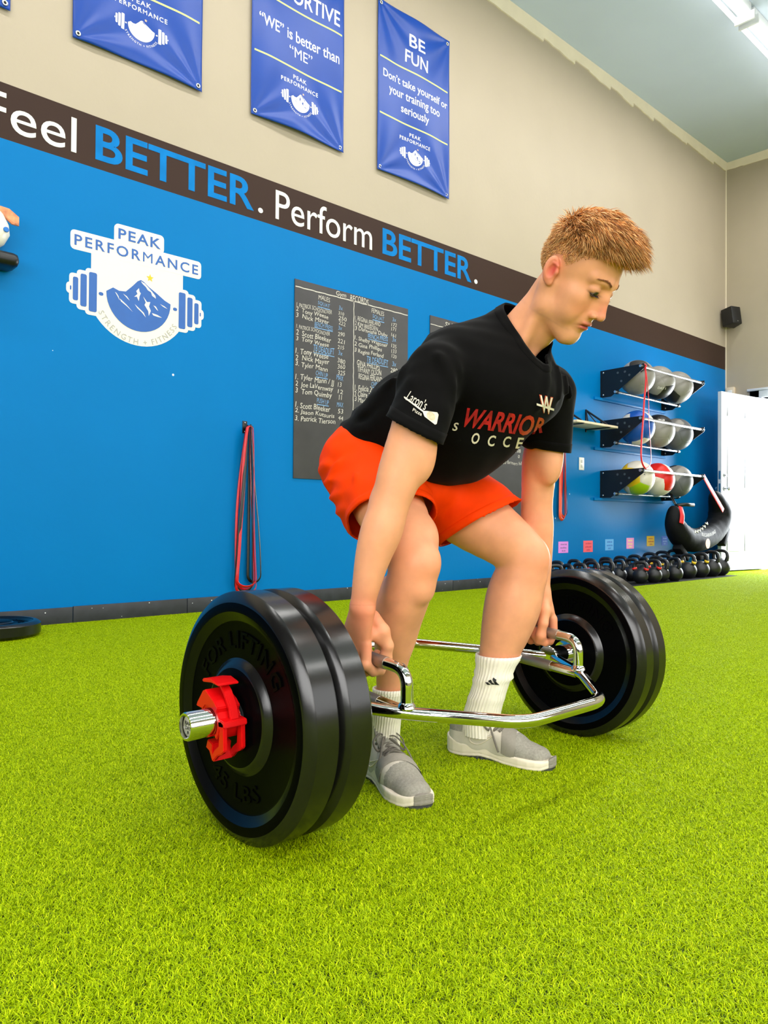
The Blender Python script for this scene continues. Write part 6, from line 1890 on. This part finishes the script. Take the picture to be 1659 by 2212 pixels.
# ================================================================== PRINTS ON SHIRT AND SOCK (thin sheets lying on the cloth)
SH_BVH = BVHTree.FromPolygons([tuple(v) for v in SV], [tuple(int(i) for i in f) for f in SF])
def cam_dir(px, py):
    R = Vector((math.sin(YAW), -math.cos(YAW), 0)); Fv = Vector((math.cos(YAW)*math.cos(PITCH), math.sin(YAW)*math.cos(PITCH), math.sin(PITCH)))
    U = R.cross(Fv); R2 = R*math.cos(ROLL)+U*math.sin(ROLL); U2 = -R*math.sin(ROLL)+U*math.cos(ROLL)
    return (Fv+R2*((px-829.5)/F_PX)-U2*((py-1106)/F_PX)).normalized()
def decal(name, parts, quad, bvh, m, parent, off=.0012, sub=.12, lab=None, back=0.0):
    """parts: flat (V,F) in the unit square; quad: where its corners (bl, br, tr, tl) lie on the garment as seen in the photo;
       every vertex is dropped on the cloth along that sight line and lifted off by its normal"""
    V, F, _ = join_vf(parts); V, F = subdiv_flat(V, F, sub)
    bl, br, tr, tl = [np.array(q, float) for q in quad]
    P, good = [], []
    for v in V:
        u, w_ = v[0], v[1]
        q = (1-u)*(1-w_)*bl+u*(1-w_)*br+u*w_*tr+(1-u)*w_*tl
        h = bvh.ray_cast(Vector(CAM), cam_dir(q[0], q[1]))
        if h[0] is None: P.append((0,0,0)); good.append(False)
        else:
            n = h[1]
            if n.dot(cam_dir(q[0], q[1])) > 0: n = -n
            P.append(tuple(h[0]+n*off)); good.append(True)
    P = np.array(P); G = [f for f in F if all(good[i] for i in f) and max(np.linalg.norm(P[f[0]]-P[i]) for i in f) < .05]
    o = mesh_obj(name, P-PO, G, m, parent)
    if lab: o['label'] = lab
    return o
M_redprint = mat('red glitter print', rgb(190,22,38), .35, spec=.5, var=.45, vscale=45, detail=6)
M_whiteprint = mat('cream print', rgb(226,214,196), .6, spec=.2)
M_pinkline = mat('orange outline print', rgb(196,90,60), .6, spec=.2)
def unit_text(s, x0=0, x1=1, z0=0, z1=1, **k): return fit_text(s, x0, x1, z0, z1, **k)
decal('chest_lettering', [unit_text('WARRIO', offset=.03, shear=.12)], [(994,921),(1146,942),(1158,898),(1010,880)], SH_BVH, M_redprint, shirt, sub=.05, lab='dark red slanted capitals across the chest')
decal('chest_lettering', [unit_text('R', offset=.03, shear=.12)], [(1150,938),(1172,934),(1180,904),(1160,900)], SH_BVH, M_redprint, shirt, sub=.05)
ls = []
for ch, px, py, sz in [('S',984,921,9),('O',1027,946,12),('C',1062,951,12),('C',1095,953,12),('E',1122,956,12)]:
    decal('chest_small_lettering', [unit_text(ch, offset=.02, shear=.2)], [(px-sz*.8,py+sz),(px+sz*.6,py+sz*1.1),(px+sz*.8,py-sz*.9),(px-sz*.6,py-sz)], SH_BVH, M_whiteprint, shirt, sub=.2)
decal('chest_emblem', [unit_text('W', 0,1,.0,1, offset=.06)], [(1166,890),(1192,896),(1194,858),(1164,852)], SH_BVH, M_pinkline, shirt, off=.0012, sub=.1)
decal('chest_emblem', [unit_text('W', .06,.94,.04,.96, offset=.02), poly_vf([(-.25,.36),(1.1,.26),(1.1,.38),(-.25,.48)])], [(1166,890),(1192,896),(1194,858),(1164,852)], SH_BVH, M_whiteprint, shirt, off=.0020, sub=.1)
# sleeve print: slanted script, a long handled paddle and small word
qs = [(868,878),(942,920),(950,880),(884,842)]
decal('sleeve_print', [unit_text("Laron\u2019s", .02,.62,.42,.98, shear=.3)], qs, SH_BVH, M_whiteprint, shirt, sub=.08)
decal('sleeve_print', [unit_text('Pizza', .30,.56,.06,.24)], qs, SH_BVH, M_whiteprint, shirt, sub=.08)
decal('sleeve_paddle', [poly_vf([(-.05,.52),(-.02,.46),(.56,.30),(.64,.12),(.96,.02),(1.0,.10),(1.0,.60),(.95,.68),(.66,.46),(.58,.38),(-.02,.55)])], qs, SH_BVH, M_whiteprint, shirt, off=.001, sub=.1)
decal('sleeve_paddle', [poly_vf([(.80+.12*math.cos(t), .33+.21*math.sin(t)) for t in np.linspace(0,2*PI,16)[:-1]])], qs, SH_BVH, mat('pizza print', rgb(196,180,150), .6, var=.2, vscale=200), shirt, off=.0018, sub=.1)
SK = sock_l.data; skb = BVHTree.FromPolygons([tuple(Vector(v.co)+Vector(PO)) for v in SK.vertices], [tuple(p.vertices) for p in SK.polygons])
for k,(x0,x1,hh) in enumerate([(0,.28,.42),(.34,.62,.72),(.68,.98,1.0)]):
    decal('sock_stripe', [poly_vf([(x0+.06,0),(x1+.06,0),(x1-.12,hh),(x0-.12+.06,hh*.9)])], [(1052,1478),(1077,1479),(1071,1464),(1047,1465)], skb, M_ink, sock_l, off=.0034, sub=.3)
# ================================================================== TURF
def turf():
    rs = np.random.default_rng(4)
    T = .30; n = 24000
    x, y = rs.uniform(-T/2,T/2,n), rs.uniform(-T/2,T/2,n)
    h = rs.uniform(.0040,.0085,n); lean = rs.uniform(.5,1.9,n)*h; az = rs.uniform(0,2*PI,n); wd = rs.uniform(.00042,.00075,n)
    wa = az+PI/2+rs.uniform(-.5,.5,n)
    dx, dy = np.cos(az)*lean, np.sin(az)*lean; wx, wy = np.cos(wa)*wd, np.sin(wa)*wd
    curl = rs.uniform(-.6,.9,n)
    V = np.zeros((n,5,3))
    V[:,0] = np.stack([x-wx,y-wy,np.zeros(n)],1); V[:,1] = np.stack([x+wx,y+wy,np.zeros(n)],1)
    V[:,2] = np.stack([x-wx+dx*.35,y-wy+dy*.35,h*.62],1); V[:,3] = np.stack([x+wx+dx*.35,y+wy+dy*.35,h*.62],1)
    V[:,4] = np.stack([x+dx*1.0-wx*curl,y+dy*1.0-wy*curl,h*rs.uniform(.75,1.05,n)],1)
    me = bpy.data.meshes.new('turf_tile')
    base = (np.arange(n)*5)[:,None]
    tri = np.concatenate([base+np.array([0,1,3]), base+np.array([0,3,2]), base+np.array([2,3,4])],1).reshape(-1,3)
    me.vertices.add(n*5); me.vertices.foreach_set('co', V.reshape(-1))
    me.loops.add(len(tri)*3); me.loops.foreach_set('vertex_index', tri.reshape(-1).astype(np.int32))
    me.polygons.add(len(tri)); me.polygons.foreach_set('loop_start', np.arange(len(tri),dtype=np.int32)*3)
    at = me.attributes.new('blade', 'FLOAT', 'POINT'); at.data.foreach_set('value', np.repeat(rs.uniform(0,1,n),5).astype(np.float32))
    at = me.attributes.new('tip', 'FLOAT', 'POINT'); at.data.foreach_set('value', np.tile([0,0,.6,.6,1],n).astype(np.float32))
    me.update(calc_edges=True)
    m = bpy.data.materials.new('turf blades'); m.use_nodes = True
    N = m.node_tree.nodes; L = m.node_tree.links; b = N['Principled BSDF']
    a = N.new('ShaderNodeAttribute'); a.attribute_name = 'blade'
    cr = N.new('ShaderNodeValToRGB'); e = cr.color_ramp.elements
    e[0].position = 0; e[0].color = rgb(124,152,0); e[1].position = 1; e[1].color = rgb(226,236,30)
    for p, c in [(.3,(158,184,0)),(.65,(184,208,0)),(.85,(200,220,4))]:
        q = e.new(p); q.color = rgb(*c)
    L.new(a.outputs['Fac'], cr.inputs[0]); L.new(cr.outputs[0], b.inputs['Base Color'])
    b.inputs['Roughness'].default_value = .5; b.inputs['Specular IOR Level'].default_value = .12
    tr = N.new('ShaderNodeBsdfTranslucent'); L.new(cr.outputs[0], tr.inputs[0])
    mx = N.new('ShaderNodeMixShader'); mx.inputs[0].default_value = .3
    L.new(b.outputs[0], mx.inputs[1]); L.new(tr.outputs[0], mx.inputs[2]); L.new(mx.outputs[0], N['Material Output'].inputs[0])
    me.materials.append(m)
    o = bpy.data.objects.new('turf_grass', me); COL.objects.link(o)
    put(o, label='bright green artificial turf covering the gym floor', cat='turf', kind='stuff')
    # tile the patch over the floor: points -> instances of this very mesh, quarter turns at random
    ng = bpy.data.node_groups.new('tile turf', 'GeometryNodeTree')
    ng.interface.new_socket('Geometry', in_out='INPUT', socket_type='NodeSocketGeometry')
    ng.interface.new_socket('Geometry', in_out='OUTPUT', socket_type='NodeSocketGeometry')
    gn, gl = ng.nodes, ng.links
    gi, go = gn.new('NodeGroupInput'), gn.new('NodeGroupOutput')
    x0, x1, y0, y1 = -3.4, 10.0, -9.3, -.02
    grid = gn.new('GeometryNodeMeshGrid')
    nx, ny = int(round((x1-x0)/T))+1, int(round((y1-y0)/T))+1
    grid.inputs['Size X'].default_value = (nx-1)*T; grid.inputs['Size Y'].default_value = (ny-1)*T
    grid.inputs['Vertices X'].default_value = nx; grid.inputs['Vertices Y'].default_value = ny
    tf = gn.new('GeometryNodeTransform'); tf.inputs['Translation'].default_value = ((nx-1)*T/2+x0, (ny-1)*T/2+y0-.09, 0)
    gl.new(grid.outputs[0], tf.inputs[0])
    iop = gn.new('GeometryNodeInstanceOnPoints'); gl.new(tf.outputs[0], iop.inputs['Points']); gl.new(gi.outputs[0], iop.inputs['Instance'])
    rv = gn.new('FunctionNodeRandomValue'); rv.data_type = 'INT'
    for s in rv.inputs:
        if s.type == 'INT' and s.name == 'Min': s.default_value = 0
        if s.type == 'INT' and s.name == 'Max': s.default_value = 3
    mu = gn.new('ShaderNodeMath'); mu.operation = 'MULTIPLY'; mu.inputs[1].default_value = PI/2
    outi = [s for s in rv.outputs if s.type == 'INT'][0]
    gl.new(outi, mu.inputs[0])
    cx = gn.new('ShaderNodeCombineXYZ'); gl.new(mu.outputs[0], cx.inputs['Z']); gl.new(cx.outputs[0], iop.inputs['Rotation'])
    gl.new(iop.outputs[0], go.inputs[0])
    md = o.modifiers.new('tile', 'NODES'); md.node_group = ng
    return o
turf()
